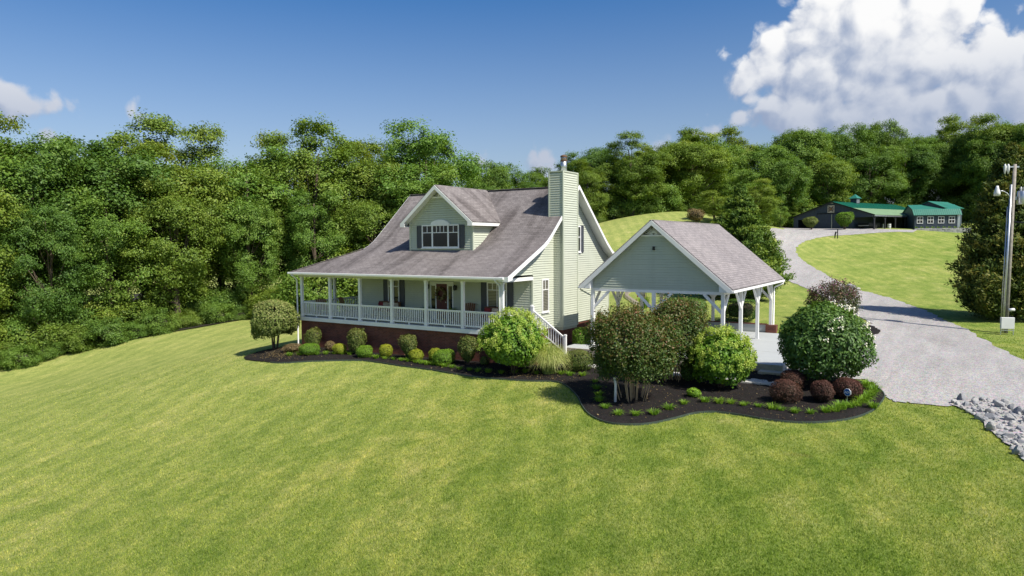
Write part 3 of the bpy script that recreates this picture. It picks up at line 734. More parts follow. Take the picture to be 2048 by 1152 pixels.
isl = drape('planting_bed', rough_edge(catmull([(13.6, 15.0), (14.3, 14.6), (15.0, 15.4), (15.2, 16.6), (14.9, 18.0), (14.4, 19.2), (13.4, 20.5), (12.6, 21), (12.5, 18.5)], 5, True), .04, 8), .25, .07, M['mulch'], 4, .05); tag(isl, None, None, None, 'structure')
# edging strip along the lawn side of the bed
mb = MB(); ep = edge[4:-2]; zz = H(np.array([a[0] for a in ep]), np.array([a[1] for a in ep]))
for i in range(len(ep)-1):
    a, b = ep[i], ep[i+1]
    mb.beam((a[0], a[1], zz[i]+.0), (b[0], b[1], zz[i+1]+.0), .03, .15)
edg = mb.build('bed_edging', M['edging'], None); tag(edg, 'low dark green plastic edging between lawn and black mulch', 'garden edging')
wf1 = drape('woodland_floor', catmull([(-43.0, -7.5), (-42.3, -2.5), (-39.9, 2.4), (-38.0, 8.0), (-38.0, 12.8), (-35, 20), (-30, 26), (-27, 33), (-30, 42), (-60, 70), (-160, 60), (-170, -40), (-80, -50), (-47, -16)], 5, True), 2.5, .08, M['woodfloor']); tag(wf1, None, None, None, 'structure')
wf2 = drape('woodland_floor', catmull([(-34, 66), (-26.5, 76.5), (-21, 90), (-12.5, 103), (-8, 117), (2, 128), (14, 137), (21, 130.5), (28, 125), (40, 124), (60, 140), (30, 175), (-20, 165), (-55, 110), (-55, 62)], 5, True), 2.0, .06, M['woodfloor']); tag(wf2, None, None, None, 'structure')

# concrete
mb = MB(); mb.box(1.75, 12.55, 2.95, 14.0, -1.65, -1.02)
slab = mb.build('carport_slab', M['concrete'], None, bevel=.01); tag(slab, None, None, None, 'structure')
for k, x in enumerate((5.35, 8.95)):
    MB().box(x, x+.012, 2.96, 14.0, -1.03, -1.014).build('control_joint', M['walk'], slab)
for y in (6.6, 10.3):
    MB().box(1.76, 12.54, y, y+.012, -1.03, -1.0145).build('control_joint', M['walk'], slab)
MB().box(1.74, 12.56, 2.90, 2.95, -1.64, -1.03).build('slab_edge', M['step_stone'], slab)
wk = thing('garden_steps', 'short flight of tan concrete steps up to carport slab', 'steps', (12.4, 2.4, -1.5))
MB().box(-.75, .75, -.05, .50, -.3, .24).build('step', M['step_stone'], wk, bevel=.012)
MB().box(-.75, .75, -.52, -.052, -.3, .06).build('step', M['walk'], wk, bevel=.012)
mb = MB()
for i in range(8):
    x0 = 3.2+i*1.28
    zc = h1(x0+.6, 1.3)+.09
    MB().box(x0, x0+1.265, .72+.03*math.sin(i), 1.90, zc-.2, zc).build('paving_slab', M['walk'], None, bevel=.01) if False else mb.box(x0, x0+1.265, .72, 1.90, zc-.2, zc)
wlk = mb.build('path', M['walk'], None, bevel=.01); tag(wlk, 'grey concrete walk from porch stairs to carport steps', None, None, 'structure')

# ================================================================== HOUSE
house = thing('house', 'sage green sided farmhouse with wraparound white porch, dormer and tall chimney', 'house')

def siding(mb, poly, mapf, ex=.127, z_start=None, lap=.034):
    """clapboard courses inside a polygon of (u, z); mapf(u, z, out) gives the point"""
    zs = [p[1] for p in poly]; z = min(zs) if z_start is None else z_start; top = max(zs)
    def span(zz):
        xs = []
        for i in range(len(poly)):
            (u0, z0), (u1, z1) = poly[i], poly[(i+1) % len(poly)]
            if (z0 <= zz < z1) or (z1 <= zz < z0): xs.append(u0+(u1-u0)*(zz-z0)/(z1-z0))
        return (min(xs), max(xs)) if len(xs) >= 2 else None
    while z < top-1e-4:
        z1 = min(z+ex, top)
        a, b = span(z+1e-4), span(z1-1e-4)
        if a and b:
            zg = z1-.020 if z1-z > .05 else z1
            g = span(zg) or b
            mb.face([mapf(a[0], z, lap), mapf(a[1], z, lap), mapf(g[1], zg, .010), mapf(g[0], zg, .010)])
            mb.face([mapf(a[0], z, -.03), mapf(a[1], z, -.03), mapf(a[1], z, lap), mapf(a[0], z, lap)])
            mb.face([mapf(g[0], zg, .010), mapf(g[1], zg, .010), mapf(g[1], zg, -.03), mapf(g[0], zg, -.03)])
            mb.face([mapf(g[0], zg, -.03), mapf(g[1], zg, -.03), mapf(b[1], z1, -.03), mapf(b[0], z1, -.03)])
        z = z1
    return mb

# -- roof profiles (y, z) at roof top
FR = [(7.05, 7.62), (4.47, 5.37), (3.85, 4.83), (3.45, 4.52), (3.05, 4.28), (2.6, 4.07), (-.47, 2.70)]
BK = [(7.05, 7.62), (9.6, 5.42), (10.7, 4.48), (11.5, 3.90), (12.1, 3.60), (12.75, 3.38)]
def zf(y): return float(np.interp(y, [p[0] for p in FR][::-1], [p[1] for p in FR][::-1]))
def zb(y): return float(np.interp(y, [p[0] for p in BK], [p[1] for p in BK]))
XL, XR, XE = -12.05, .55, -15.22
mb = MB(); T = .09
def quad_roof(mb, x0, x1, p, q, x0b=None):
    x0b = x0 if x0b is None else x0b
    mb.face([(x0b, q[0], q[1]), (x1, q[0], q[1]), (x1, p[0], p[1]), (x0, p[0], p[1])])
for p, q in zip(FR[:-2], FR[1:-1]): quad_roof(mb, XL, XR, p, q)
quad_roof(mb, XL, XR, FR[-2], FR[-1], XE)
for p, q in zip(BK[:-1], BK[1:]): mb.face([(XL, p[0], p[1]), (XR, p[0], p[1]), (XR, q[0], q[1]), (XL, q[0], q[1])])
mb.face([(XE, -.47, 2.70), (XL, 2.6, 4.07), (XL, 9.6, 4.07), (XE, 9.6, 2.70)])
roof = mb.build('roof', M['shingle'], house)
md = roof.modifiers.new('thick', 'SOLIDIFY'); md.thickness = T; md.offset = -1
mb = MB(); mb.beam((XL, 7.05, 7.63), (-.2, 7.05, 7.63), .26, .03); mb.build('ridge_cap', M['shingle'], roof)
mb = MB(); mb.beam((XE+.05, -.42, 2.735), (XL, 2.6, 4.10), .24, .03); mb.build('hip_cap', M['shingle'], roof)

# -- right gable wall
def mapR(u, z, o): return (0+o, u, z)
mb = MB()
poly = [(2.76, -.30), (12.2, -.30), (12.2, zb(12.2)-.14), (11.5, zb(11.5)-.14), (10.7, zb(10.7)-.14), (9.6, zb(9.6)-.14), (7.05, 7.45), (4.47, zf(4.47)-.16), (3.85, zf(3.85)-.16), (3.45, zf(3.45)-.16), (2.76, zf(2.76)-.16)]
siding(mb, poly, mapR, z_start=-.30)
mb.box(-.2, -.035, 2.76, 12.2, -.3, 3.2)
mb.build('wall_siding', M['siding'], house)
mb = MB()
siding(mb, [(.05, 2.58), (2.765, 2.58), (2.765, zf(2.765)-.14), (.30, zf(.30)-.14), (.05, zf(.05)-.12)], mapR, z_start=2.452)
mb.build('porch_end_siding', M['siding'], house)
mb = MB(); mb.box(-.03, .045, -.02, 2.77, 2.42, 2.585); mb.build('porch_end_beam', M['white'], house)
mb = MB(); mb.box(-.05, .046, 2.715, 2.80, -.3, 2.42); mb.build('corner_trim', M['siding_trim'], house)
mb = MB(); mb.box(-.05, .046, 12.15, 12.22, -.3, 3.3); mb.build('corner_trim', M['siding_trim'], house)
# -- front wall under porch, left walls, back wall
def mapF(u, z, o): return (u, 2.76-o, z)
mb = MB(); siding(mb, [(-12.5, 0), (0, 0), (0, 2.5), (-12.5, 2.5)], mapF); mb.box(-12.45, -.04, 2.80, 2.9, -.3, 2.5)
mb.build('front_wall_siding', M['siding'], house)
mb = MB(); siding(mb, [(2.76, 0), (9.6, 0), (9.6, 2.6), (2.76, 2.6)], lambda u, z, o: (-12.5-o, u, z)); mb.box(-12.49, -12.3, 2.8, 12.2, -.3, 2.6)
mb.build('left_wall_siding', M['siding'], house)
mb = MB(); siding(mb, [(2.9, 2.6), (11.9, 2.6), (11.9, zb(11.9)-.12), (7.05, 7.45), (2.9, zf(2.9)-.15)], lambda u, z, o: (-11.8-o, u, z)); mb.build('left_gable_siding', M['siding'], house)
mb = MB(); mb.box(-12.4, -.01, 12.0, 12.2, -1.9, 3.35); mb.build('back_wall', M['siding'], house)
# -- foundation
mb = MB(); mb.box(-14.82, -.03, -.02, .2, -2.6, -.215); mb.build('porch_brick', M['brick'], house)
mb = MB(); mb.box(-14.82, -14.6, .21, 9.6, -2.6, -.215); mb.build('porch_side_brick', M['brick'], house)
mb = MB(); mb.box(-.25, -.02, .21, 12.15, -2.2, -.302); mb.build('foundation_brick', M['brick'], house)
# -- porch floor and skirt
mb = MB(); mb.box(-14.90, -.002, -.12, 2.745, -.06, 0); mb.box(-14.90, -12.52, 2.746, 9.6, -.06, 0); mb.build('porch_floor', M['concrete'], house)
mb = MB(); mb.box(-14.93, .03, -.15, -.122, -.225, -.01); mb.box(-14.93, -14.902, -.121, 9.6, -.225, -.01); mb.box(.001, .03, -.121, .18, -.225, -.01); mb.build('skirt_board', M['white'], house)
mb = MB(); mb.box(-14.95, -.02, -.3, 2.74, 2.56, 2.60); mb.box(-14.95, -12.52, 2.741, 9.6, 2.56, 2.60); mb.build('porch_ceiling', M['ceiling'], house)
mb = MB(); mb.box(-14.88, .0, -.09, .06, 2.42, 2.575); mb.box(-14.88, -14.73, .061, 9.6, 2.42, 2.575); mb.build('porch_beam', M['ceiling'], house)
# -- gutter, soffit, rakes
mb = MB(); mb.box(XE+.02, .30, -.46, -.092, 2.555, 2.585); mb.box(XE+.02, -14.88, -.46, 9.6, 2.52, 2.552); mb.build('soffit', M['ceiling'], house)
mb = MB(); mb.box(XE, .33, -.57, -.475, 2.59, 2.705); mb.box(XE-.10, XE-.002, -.57, 9.6, 2.59, 2.705); mb.build('gutter', M['white'], house, bevel=.012)
mb = MB(); mb.box(XE+.01, .32, -.472, -.445, 2.54, 2.69); mb.build('fascia', M['white'], house)
def rake(prof, x0, x1, d0, d1):
    mb = MB()
    for (y0, z0), (y1, z1) in zip(prof[:-1], prof[1:]):
        mb.extrude([(x0, y0, z0+d0), (x0, y1, z1+d0), (x0, y1, z1-d1), (x0, y0, z0-d1)], (x1-x0, 0, 0))
    return mb
rake(FR, XR, XR+.035, .03, .19).build('rake_board', M['white'], house)
rake(BK, XR, XR+.035, .03, .19).build('rake_board', M['white'], house)
rake(FR[:-1], XL-.035, XL, -.01, .19).build('rake_board', M['white'], house)
rake(BK, XL-.035, XL, -.01, .19).build('rake_board', M['white'], house)
rake(FR, .016, XR-.002, -.10, .125).build('rake_soffit', M['white'], house)
rake(BK, .016, XR-.002, -.10, .125).build('rake_soffit', M['white'], house)
mb = MB(); mb.extrude([(XR, -.48, 2.72), (XR, -.1, 2.84), (XR, -.1, 2.56), (XR, -.48, 2.50)], (.045, 0, 0)); mb.box(.032, XR+.04, -.50, -.46, 2.50, 2.72); mb.box(.05, XR, -.44, -.1, 2.50, 2.53)
mb.build('eave_return', M['white'], house)
mb = MB(); mb.box(.05, XR, 12.76, 12.86, 3.25, 3.38); mb.box(XL, .05, 12.76, 12.86, 3.25, 3.38); mb.build('gutter', M['white'], house)
# -- downspouts
mb = MB(); mb.tube([(-14.98, -.52, 2.60), (-14.98, -.50, 2.50), (-14.93, -.28, 2.34), (-14.92, -.20, 2.2), (-14.92, -.20, -1.72), (-14.92, -.30, -1.85)], .045, 8); mb.build('downspout', M['white'], house, True)
mb = MB(); mb.tube([(-.17, -.52, 2.60), (-.17, -.50, 2.52), (-.13, -.24, 2.32), (-.13, -.19, 2.2), (-.13, -.19, -1.6)], .045, 8); mb.build('downspout', M['white'], house, True)

# -- porch posts and railings
def post(x, y, z0=0, z1=2.425, w=.145):
    mb = MB(); mb.box(x-w/2, x+w/2, y-w/2, y+w/2, z0, z1); mb.box(x-w/2-.02, x+w/2+.02, y-w/2-.02, y+w/2+.02, z0, z0+.12); mb.box(x-w/2-.018, x+w/2+.018, y-w/2-.018, y+w/2+.018, z1-.1, z1)
    return mb.build('porch_post', M['white'], house)
PX = [-(6-i)*2.438-.075 for i in range(7)]
for x in PX: post(x, 0)
for y in (2.62, 5.2, 7.8): post(PX[0], y)
bal = MB(); bal.box(-.019, .019, -.019, .019, .13, .87); bal_me = bal.mesh('baluster', M['white'])
def railing(p, q, n, z0=0, z1=0, name='railing', foot=True):
    """rail from p to q (xy) with floor heights z0,z1"""
    p, q = Vector((p[0], p[1], z0)), Vector((q[0], q[1], z1))
    mb = MB()
    mb.beam(p+Vector((0, 0, .895)), q+Vector((0, 0, .895)), .085, .045); mb.beam(p+Vector((0, 0, .845)), q+Vector((0, 0, .845)), .05, .05)
    mb.beam(p+Vector((0, 0, .13)), q+Vector((0, 0, .13)), .05, .06)
    if foot: md_ = p.lerp(q, .5); mb.box(md_.x-.03, md_.x+.03, md_.y-.03, md_.y+.03, md_.z, md_.z+.10)
    r = mb.build(name, M['white'], house)
    for k in range(n):
        c = p.lerp(q, (k+.5)/n); o = link('baluster', bal_me, r); o.location = c
    return r
for a, b in zip(PX[:-1], PX[1:]): railing((a+.075, 0), (b-.075, 0), 17)
ys = [0, 2.62, 5.2, 7.8]
for a, b in zip(ys[:-1], ys[1:]): railing((PX[0], a+.075), (PX[0], b-.075), 16)
railing((PX[6], .075), (PX[6], .26), 1, foot=False)

# -- porch stairs, going down towards the driveway side
mb = MB(); nr, rise, run = 7, .205, .285
for k in range(nr-1):
    mb.box(.032+k*run, .032+(k+1)*run+.02, .20, 2.60, -1.7, -(k+1)*rise)
mb.build('stairs', M['brick'], house)
mb = MB()
for k in range(nr-1): mb.box(.034+k*run, .032+(k+1)*run+.035, .18, 2.62, -(k+1)*rise+.001, -(k+1)*rise+.04)
mb.build('stair_tread', M['walk'], house)
def newel(x, y, z0, z1):
    mb = MB(); mb.box(x-.06, x+.06, y-.06, y+.06, z0, z1-.05); mb.box(x-.075, x+.075, y-.075, y+.075, z1-.05, z1-.02); mb.box(x-.05, x+.05, y-.05, y+.05, z1-.02, z1+.01); mb.build('newel_post', M['white'], house)
for y in (.28, 2.58):
    newel(.12, y, -.2, 1.06); newel(2.05, y, -1.75, -.32)
    railing((.18, y), (1.99, y), 13, -.09, -1.36, 'stair_railing', False)
newel(.0, 2.68, 0, 1.1)

# -- openings
def window_at(mapf, u0, u1, z0, z1, pattern, glass='glass', label=None, fr=.07, name='window'):
    """mapf(u,z,out); pattern: list of mullion u, list of muntin boxes (u0,u1,z0,z1)"""
    def bx(mb, a, b, c, d, o0, o1):
        P = [mapf(a, c, o0), mapf(b, c, o0), mapf(b, d, o0), mapf(a, d, o0)]
        Q = [mapf(a, c, o1), mapf(b, c, o1), mapf(b, d, o1), mapf(a, d, o1)]
        mb.face(Q)
        for i in range(4): mb.face([P[i], P[(i+1) % 4], Q[(i+1) % 4], Q[i]])
    mb = MB()
    bx(mb, u0, u1, z0, z0+fr, .0, .082); bx(mb, u0, u1, z1-fr, z1, .0, .082)
    bx(mb, u0, u0+fr, z0+fr, z1-fr, .0, .080); bx(mb, u1-fr, u1, z0+fr, z1-fr, .0, .080)
    for (a, b, c, d) in pattern: bx(mb, a, b, c, d, .0, .068)
    w = mb.build(name, M['white'], house, label=label)
    g = MB(); g.face([mapf(u0+fr*.5, z0+fr*.5, .048), mapf(u1-fr*.5, z0+fr*.5, .048), mapf(u1-fr*.5, z1-fr*.5, .048), mapf(u0+fr*.5, z1-fr*.5, .048)])
    g.build('pane', M[glass], w)
    s = MB(); bx(s, u0-.05, u1+.05, z0-.05, z0-.002, .0, .105); s.build('sill', M['white'], w)
    return w
def shutter_at(mapf, u0, u1, z0, z1):
    def bx(mb, a, b, c, d, o0, o1):
        P = [mapf(a, c, o0), mapf(b, c, o0), mapf(b, d, o0), mapf(a, d, o0)]; Q = [mapf(a, c, o1), mapf(b, c, o1), mapf(b, d, o1), mapf(a, d, o1)]
        mb.face(Q)
        for i in range(4): mb.face([P[i], P[(i+1) % 4], Q[(i+1) % 4], Q[i]])
    mb = MB(); w = .05; zm = z0+(z1-z0)*.45
    bx(mb, u0, u1, z0, z1, 0, .056)
    for a, b, c, d in ((u0, u0+w, z0, z1), (u1-w, u1, z0, z1), (u0+w, u1-w, z0, z0+w), (u0+w, u1-w, z1-w, z1), (u0+w, u1-w, zm, zm+w)): bx(mb, a, b, c, d, .0565, .075)
    return mb.build('shutter', M['shutter'], house)
# front wall
window_at(mapF, -2.88, -1.57, .55, 2.25, [(-2.24, -2.20, .6, 2.2), (-2.81, -2.24, 1.80, 1.84), (-2.20, -1.64, 1.80, 1.84), (-2.54, -2.50, 1.84, 2.2), (-1.93, -1.89, 1.84, 2.2)], 'glass_blind')
shutter_at(mapF, -3.28, -2.90, .5, 2.27); shutter_at(mapF, -1.55, -1.18, .5, 2.27)
window_at(mapF, -10.18, -9.28, .55, 2.25, [(-9.75, -9.71, .6, 2.2), (-10.11, -9.35, 1.80, 1.84)])
shutter_at(mapF, -10.56, -10.20, .5, 2.27); shutter_at(mapF, -9.26, -8.88, .5, 2.27)
mb = MB(); mb.box(-6.90, -5.22, 2.70, 2.752, 2.07, 2.20)
for a, b in ((-6.90, -6.82), (-6.52, -6.44), (-5.66, -5.56), (-5.30, -5.22)): mb.box(a, b, 2.70, 2.752, 0, 2.069)
for a, b in ((-6.82, -6.52), (-5.56, -5.30)): mb.box(a, b, 2.702, 2.752, 0, .45); mb.box(a, b, 2.702, 2.752, 1.95, 2.069)
ds = mb.build('door_surround', M['white'], house)
for a, b in ((-6.82, -6.52), (-5.56, -5.30)): MB().box(a, b, 2.712, 2.75, .451, 1.949).build('sidelight', M['glass'], ds)
mb = MB(); mb.box(-6.439, -5.661, 2.712, 2.75, .02, 2.065)
for a, b, c, d in ((-6.35, -6.08, 1.15, 1.92), (-6.02, -5.75, 1.15, 1.92), (-6.35, -6.08, .2, .95), (-6.02, -5.75, .2, .95)): mb.box(a, b, 2.703, 2.7115, c, d)
door = mb.build('door', M['door_red'], house)
mb = MB(); mb.tube([(-5.74, 2.70, 1.02), (-5.74, 2.66, 1.02)], [.03, .035], 10); mb.build('handle', M['steel'], door)
mb = MB(); mb.box(-6.9, -5.2, 2.68, 2.75, 2.22, 2.36); mb.build('name_board', M['black'], house)
# gable wall windows
window_at(mapR, 3.67, 4.38, .62, 2.42, [(4.0, 4.04, 1.86, 2.35), (3.74, 4.31, 1.82, 1.86)], 'glass_blind')
window_at(mapR, 7.25, 8.20, 3.82, 5.36, [(7.7, 7.74, 4.7, 5.3), (7.32, 8.13, 4.68, 4.72)])
shutter_at(mapR, 8.23, 8.58, 3.80, 5.38); shutter_at(mapR, 6.86, 7.22, 3.80, 5.38)
mb = MB(); mb.tube([(.05, 7.72, .55), (.05, 7.72, 2.30)], .045, 8); mb.build('conduit', M['white'], house)
mb = MB(); mb.box(.012, .10, 7.62, 7.82, 2.1, 2.3); mb.build('meter_box', M['mailwhite'], house)

# -- chimney
chim = MB()
def mapCf(u, z, o): return (u, 5.02-o, z)
def mapCr(u, z, o): return (.61+o, u, z)
siding(chim, [(-.25, -.30), (.61, -.30), (.61, 8.24), (-.25, 8.24)], mapCf, z_start=-.30)
siding(chim, [(5.02, -.30), (6.72, -.30), (6.72, 8.24), (5.02, 8.24)], mapCr, z_start=-.30)
chim.box(-.25, .575, 5.055, 6.72, -.45, 8.24)
ch = chim.build('chimney', M['siding'], house)
for x, y in ((.585, 4.965), (.585, 6.65)):
    MB().box(x, x+.075, y, y+.095, -.3, 8.24).build('corner_trim', M['siding_trim'], ch)
MB().box(-.29, -.20, 4.97, 5.03, -.3, 8.24).build('corner_trim', M['siding_trim'], ch)
MB().box(-.30, .655, 4.97, 6.77, 8.241, 8.30).build('chimney_cap', M['siding_trim'], ch)
MB().tube([(.2, 5.87, 8.29), (.2, 5.87, 8.95)], .165, 20).build('flue_pipe', M['steel'], ch, True)
mb = MB()
for z, r, h_ in ((8.92, .195, .05), (9.03, .175, .03), (9.12, .20, .04)): mb.tube([(.2, 5.87, z), (.2, 5.87, z+h_)], r, 20)
mb.tube([(.2, 5.87, 9.18), (.2, 5.87, 9.21), (.2, 5.87, 9.26)], [.19, .18, .05], 20)
mb.build('flue_cap', M['rust'], ch)
MB().tube([(.2, 5.87, 8.95), (.2, 5.87, 9.19)], .155, 20).build('flue_collar', M['steel'], ch, True)
mb = MB(); mb.box(-.1, .56, 5.06, 6.68, -2.0, -.452); mb.build('chimney_brick', M['brick'], ch)

# -- dormer
DX, DW, DE, DY, DO = -5.86, 2.25, 2.56, 2.45, 1.95
zr, ze = 7.60, 5.50; dp = (zr-ze)/DE
def mapD(u, z, o): return (u, DY-o, z)
mb = MB()
siding(mb, [(DX-DW, 3.80), (DX+DW, 3.80), (DX+DW, zr-dp*DW-.05), (DX, zr-.12), (DX-DW, zr-dp*DW-.05)], mapD, z_start=3.80)
siding(mb, [(DY, 3.8), (5.2, 3.8), (5.2, zr-dp*DW-.1), (DY, zr-dp*DW-.1)], lambda u, z, o: (DX+DW+o, u, z), z_start=3.80)
siding(mb, [(DY, 3.8), (5.2, 3.8), (5.2, zr-dp*DW-.1), (DY, zr-dp*DW-.1)], lambda u, z, o: (DX-DW-o, u, z), z_start=3.80)
dm = mb.build('dormer', M['siding'], house)
for s in (-1, 1): MB().box(DX+s*DW-.045, DX+s*DW+.05, DY-.05, DY+.045, 3.7, zr-dp*DW-.08).build('corner_trim', M['siding_trim'], dm)
mb = MB()
yv = 7.05-(7.62-ze)/((7.62-5.37)/(7.05-4.47))         # where the dormer eave dies into the main slope
mb.face([(DX, DO, zr), (DX, 7.02, zr), (DX+DE, yv+.1, ze), (DX+DE, DO, ze)])
mb.face([(DX, 7.02, zr), (DX, DO, zr), (DX-DE, DO, ze), (DX-DE, yv+.1, ze)])
dr = mb.build('dormer_roof', M['shingle'], dm); md = dr.modifiers.new('thick', 'SOLIDIFY'); md.thickness = .07; md.offset = -1
for s in (-1, 1):
    mb = MB(); mb.extrude([(DX, DO-.03, zr+.03), (DX+s*(DE+.02), DO-.03, ze+.02), (DX+s*(DE+.02), DO-.03, ze-.17), (DX+s*(DE-.30), DO-.03, ze-.17), (DX+s*(DE-.30), DO-.03, ze+.06), (DX, DO-.03, zr-.20)], (0, .03, 0))
    mb.build('rake_board', M['white'], dm)
    mb = MB(); mb.extrude([(DX, DO, zr-.09), (DX+s*DE, DO, ze-.09), (DX+s*DE, DO, ze-.12), (DX, DO, zr-.12)], (0, DY-DO-.02, 0)); mb.build('rake_soffit', M['white'], dm)
    xa, xb = sorted((DX+s*(DW+.03), DX+s*(DE+.01)))
    mb = MB(); mb.box(xa, xb, DO+.003, yv+.1, ze-.165, ze-.135); mb.build('eave_soffit', M['white'], dm)
    xa, xb = sorted((DX+s*(DE+.0), DX+s*(DE+.045)))
    mb = MB(); mb.box(xa, xb, DO+.004, yv+.12, ze-.16, ze-.0); mb.build('fascia', M['white'], dm)
    mb = MB(); mb.extrude([(DX+s*(DE-.30), DO+.001, ze-.17), (DX+s*(DE+.02), DO+.001, ze-.17), (DX+s*(DE-.30), DY-.03, ze-.17)], (0, 0, .03)); mb.build('eave_return', M['white'], dm)
# fan vent in the dormer peak
def fan_vent(parent, cx, y, zt, hw, hgt):
    mb = MB(); mb.extrude([(cx-hw, y, zt-hgt), (cx+hw, y, zt-hgt), (cx, y, zt)], (0, .03, 0)); mb.build('vent', M['ceiling'], parent)
    mb = MB(); mb.box(cx-hw-.06, cx+hw+.06, y-.03, y-.001, zt-hgt-.07, zt-hgt+.02); mb.build('vent_trim', M['white'], parent)
    n = 9
    for k in range(n):
        a = math.pi*(k+1)/(n+1); ux, uz = -math.cos(a), math.sin(a)
        t = 1e9
        t = 1/(abs(ux)/hw+uz/hgt)
        mb = MB(); mb.beam((cx+ux*.12*t, y-.012, zt-hgt+uz*.12*t+.02), (cx+ux*t*.93, y-.012, zt-hgt+uz*t*.93), .022, .02, (0, 1, 0)); mb.build('vent_slat', M['white'], parent)
    mb = MB(); mb.extrude([(cx-hw*.93, y-.004, zt-hgt+.02), (cx+hw*.93, y-.004, zt-hgt+.02), (cx, y-.004, zt-.03)], (0, .003, 0)); mb.build('vent_mesh', M['dark'], parent)
fan_vent(dm, DX, DY-.045, zr-.16, .50, .43)
w0, w1 = DX-1.335, DX+1.335; wz0, wz1 = 4.13, 5.44; ma_, mb_ = DX-.57, DX+.57; tz = 4.99
pat = [(ma_-.05, ma_+.05, wz0+.07, wz1-.07), (mb_-.05, mb_+.05, wz0+.07, wz1-.07), (w0+.07, ma_-.05, tz-.02, tz+.02), (ma_+.05, mb_-.05, tz-.02, tz+.02), (mb_+.05, w1-.07, tz-.02, tz+.02)]
for a, b, n in ((w0+.07, ma_-.05, 2), (ma_+.05, mb_-.05, 4), (mb_+.05, w1-.07, 2)):
    for k in range(1, n): u = a+(b-a)*k/n; pat.append((u-.018, u+.018, tz+.02, wz1-.07))
w = window_at(mapD, w0, w1, wz0, wz1, pat, name='dormer_window', label='triple dormer window with white grids and arched head')
mb = MB(); pts = [(DX-.66, DY-.10, wz1-.06), (DX+.66, DY-.10, wz1-.06)]+[(DX+.66*math.cos(a), DY-.10, wz1+.01+.27*math.sin(a)) for a in np.linspace(0, math.pi, 15)]
mb.extrude(pts, (0, .08, 0)); mb.build('arched_head', M['white'], dm)
for a, b in ((w0-.37, w0-.02), (w1+.02, w1+.37)): s_ = shutter_at(mapD, a, b, wz0-.02, wz1-.04); s_.parent = dm
# wall lanterns beside the door
for x in (-7.06, -5.02):
    mb = MB(); mb.box(x-.05, x+.05, 2.70, 2.74, 1.75, 2.0); mb.tube([(x, 2.72, 1.95), (x, 2.58, 2.0)], .015, 6); mb.tube([(x, 2.58, 1.72), (x, 2.58, 1.76), (x, 2.58, 1.96), (x, 2.58, 2.05)], [.05, .09, .10, .02], 8)
    mb.build('lantern', M['black'], house)

# -- things on the porch
wr = thing('wreath', 'round wreath of cream flowers hung on dark red front door', 'wreath', (-6.05, 2.69, 1.50))
rg = np.random.default_rng(4); a = rg.uniform(0, 6.28, 700); P = np.stack([np.cos(a)*.30, rg.normal(size=700)*.03-.03, np.sin(a)*.30], 1)+rg.normal(size=(700, 3))*.045
link('greenery', leafmesh('greenery', P, rg.normal(size=(700, 3))+np.array([0, -1.2, 0]), .07, .5, rg.uniform(size=700), M['leaf_priv'], seed=4), wr)
a = rg.uniform(0, 6.28, 150); P = np.stack([np.cos(a)*.30, np.full(150, -.09), np.sin(a)*.30], 1)+rg.normal(size=(150, 3))*.05
link('flowers', leafmesh('flowers', P, rg.normal(size=(150, 3))*.4+np.array([0, -1, .3]), .11, .9, rg.uniform(size=150), M['leaf_tan'], seed=5), wr)
def porch_chair(loc, rz, label):
    t = thing('porch_chair', label, 'chair', loc, rz, 'porch chairs')
    mb = MB(); [mb.box(-.28, .28, -.26+k*.10, -.18+k*.10, .36, .385) for k in range(5)]; mb.build('seat', M['wood_brown'], t)
    for k in range(5):
        x = -.24+k*.12; mb = MB(); mb.beam((x, .24, .36), (x*1.1, .42, 1.08-.02*abs(k-2)), .10, .022, (0, 1, 0)); mb.build('back_slat', M['wood_brown'], t)
    for x in (-.30, .30):
        mb = MB(); mb.box(x-.06, x+.06, -.32, .34, .56, .585); mb.build('armrest', M['wood_brown'], t)
        for y in (-.27, .22): mb = MB(); mb.box(x-.03, x+.03, y-.03, y+.03, 0, .559); mb.build('leg', M['wood_brown'], t)
    return t
porch_chair((-14.0, 1.0, 0), R(-150), 'brown slat back porch chair nearest the front left porch corner')
porch_chair((-13.6, 2.6, 0), R(165), 'brown slat back porch chair near the back of side porch')
def bench(name, loc, w, label, colr, grp=None, pillows=3):
    t = thing(name, label, 'bench', loc, 0, grp)
    mb = MB(); mb.box(-w/2, w/2, -.28, .28, .34, .40); mb.build('seat', M['wood_brown'], t)
    mb = MB(); mb.box(-w/2, w/2, .24, .29, .401, .92); mb.build('backrest', M['wood_brown'], t)
    for x in (-w/2+.04, w/2-.04):
        for y in (-.24, .24): mb = MB(); mb.box(x-.03, x+.03, y-.03, y+.03, 0, .339); mb.build('leg', M['wood_brown'], t)
        mb = MB(); mb.box(x-.035, x+.035, -.26, .239, .56, .60); mb.build('armrest', M['wood_brown'], t)
    mb = MB(); mb.box(-w/2+.06, w/2-.06, -.25, .22, .401, .48); mb.build('cushion', M[colr], t, bevel=.03)
    for k in range(pillows):
        x = -w/2+.25+(w-.5)*k/max(1, pillows-1)
        p = thing('pillow', f'square pillow leaning on the {"red" if colr=="red_cloth" else "dark"} porch bench', 'pillow', (loc[0]+x, loc[1]+.10, loc[2]+.5), 0, 'porch pillows') if False else None
        mb = MB(); mb.box(x-.20, x+.20, .08, .20, .481, .86); mb.build('pillow', M['tan_cloth' if k != 0 else 'red_cloth'], t, bevel=.05)
    return t
bench('porch_bench', (-2.15, 2.25, 0), 1.5, 'porch bench with red cushion and cream pillows under right window', 'red_cloth')
bench('porch_bench', (-9.9, 2.25, 0), 1.7, 'porch bench with red cushion below left porch window', 'red_cloth', None, 4)
porch_chair((-3.85, 2.15, 0), R(8), 'brown wooden chair between front door and right window')
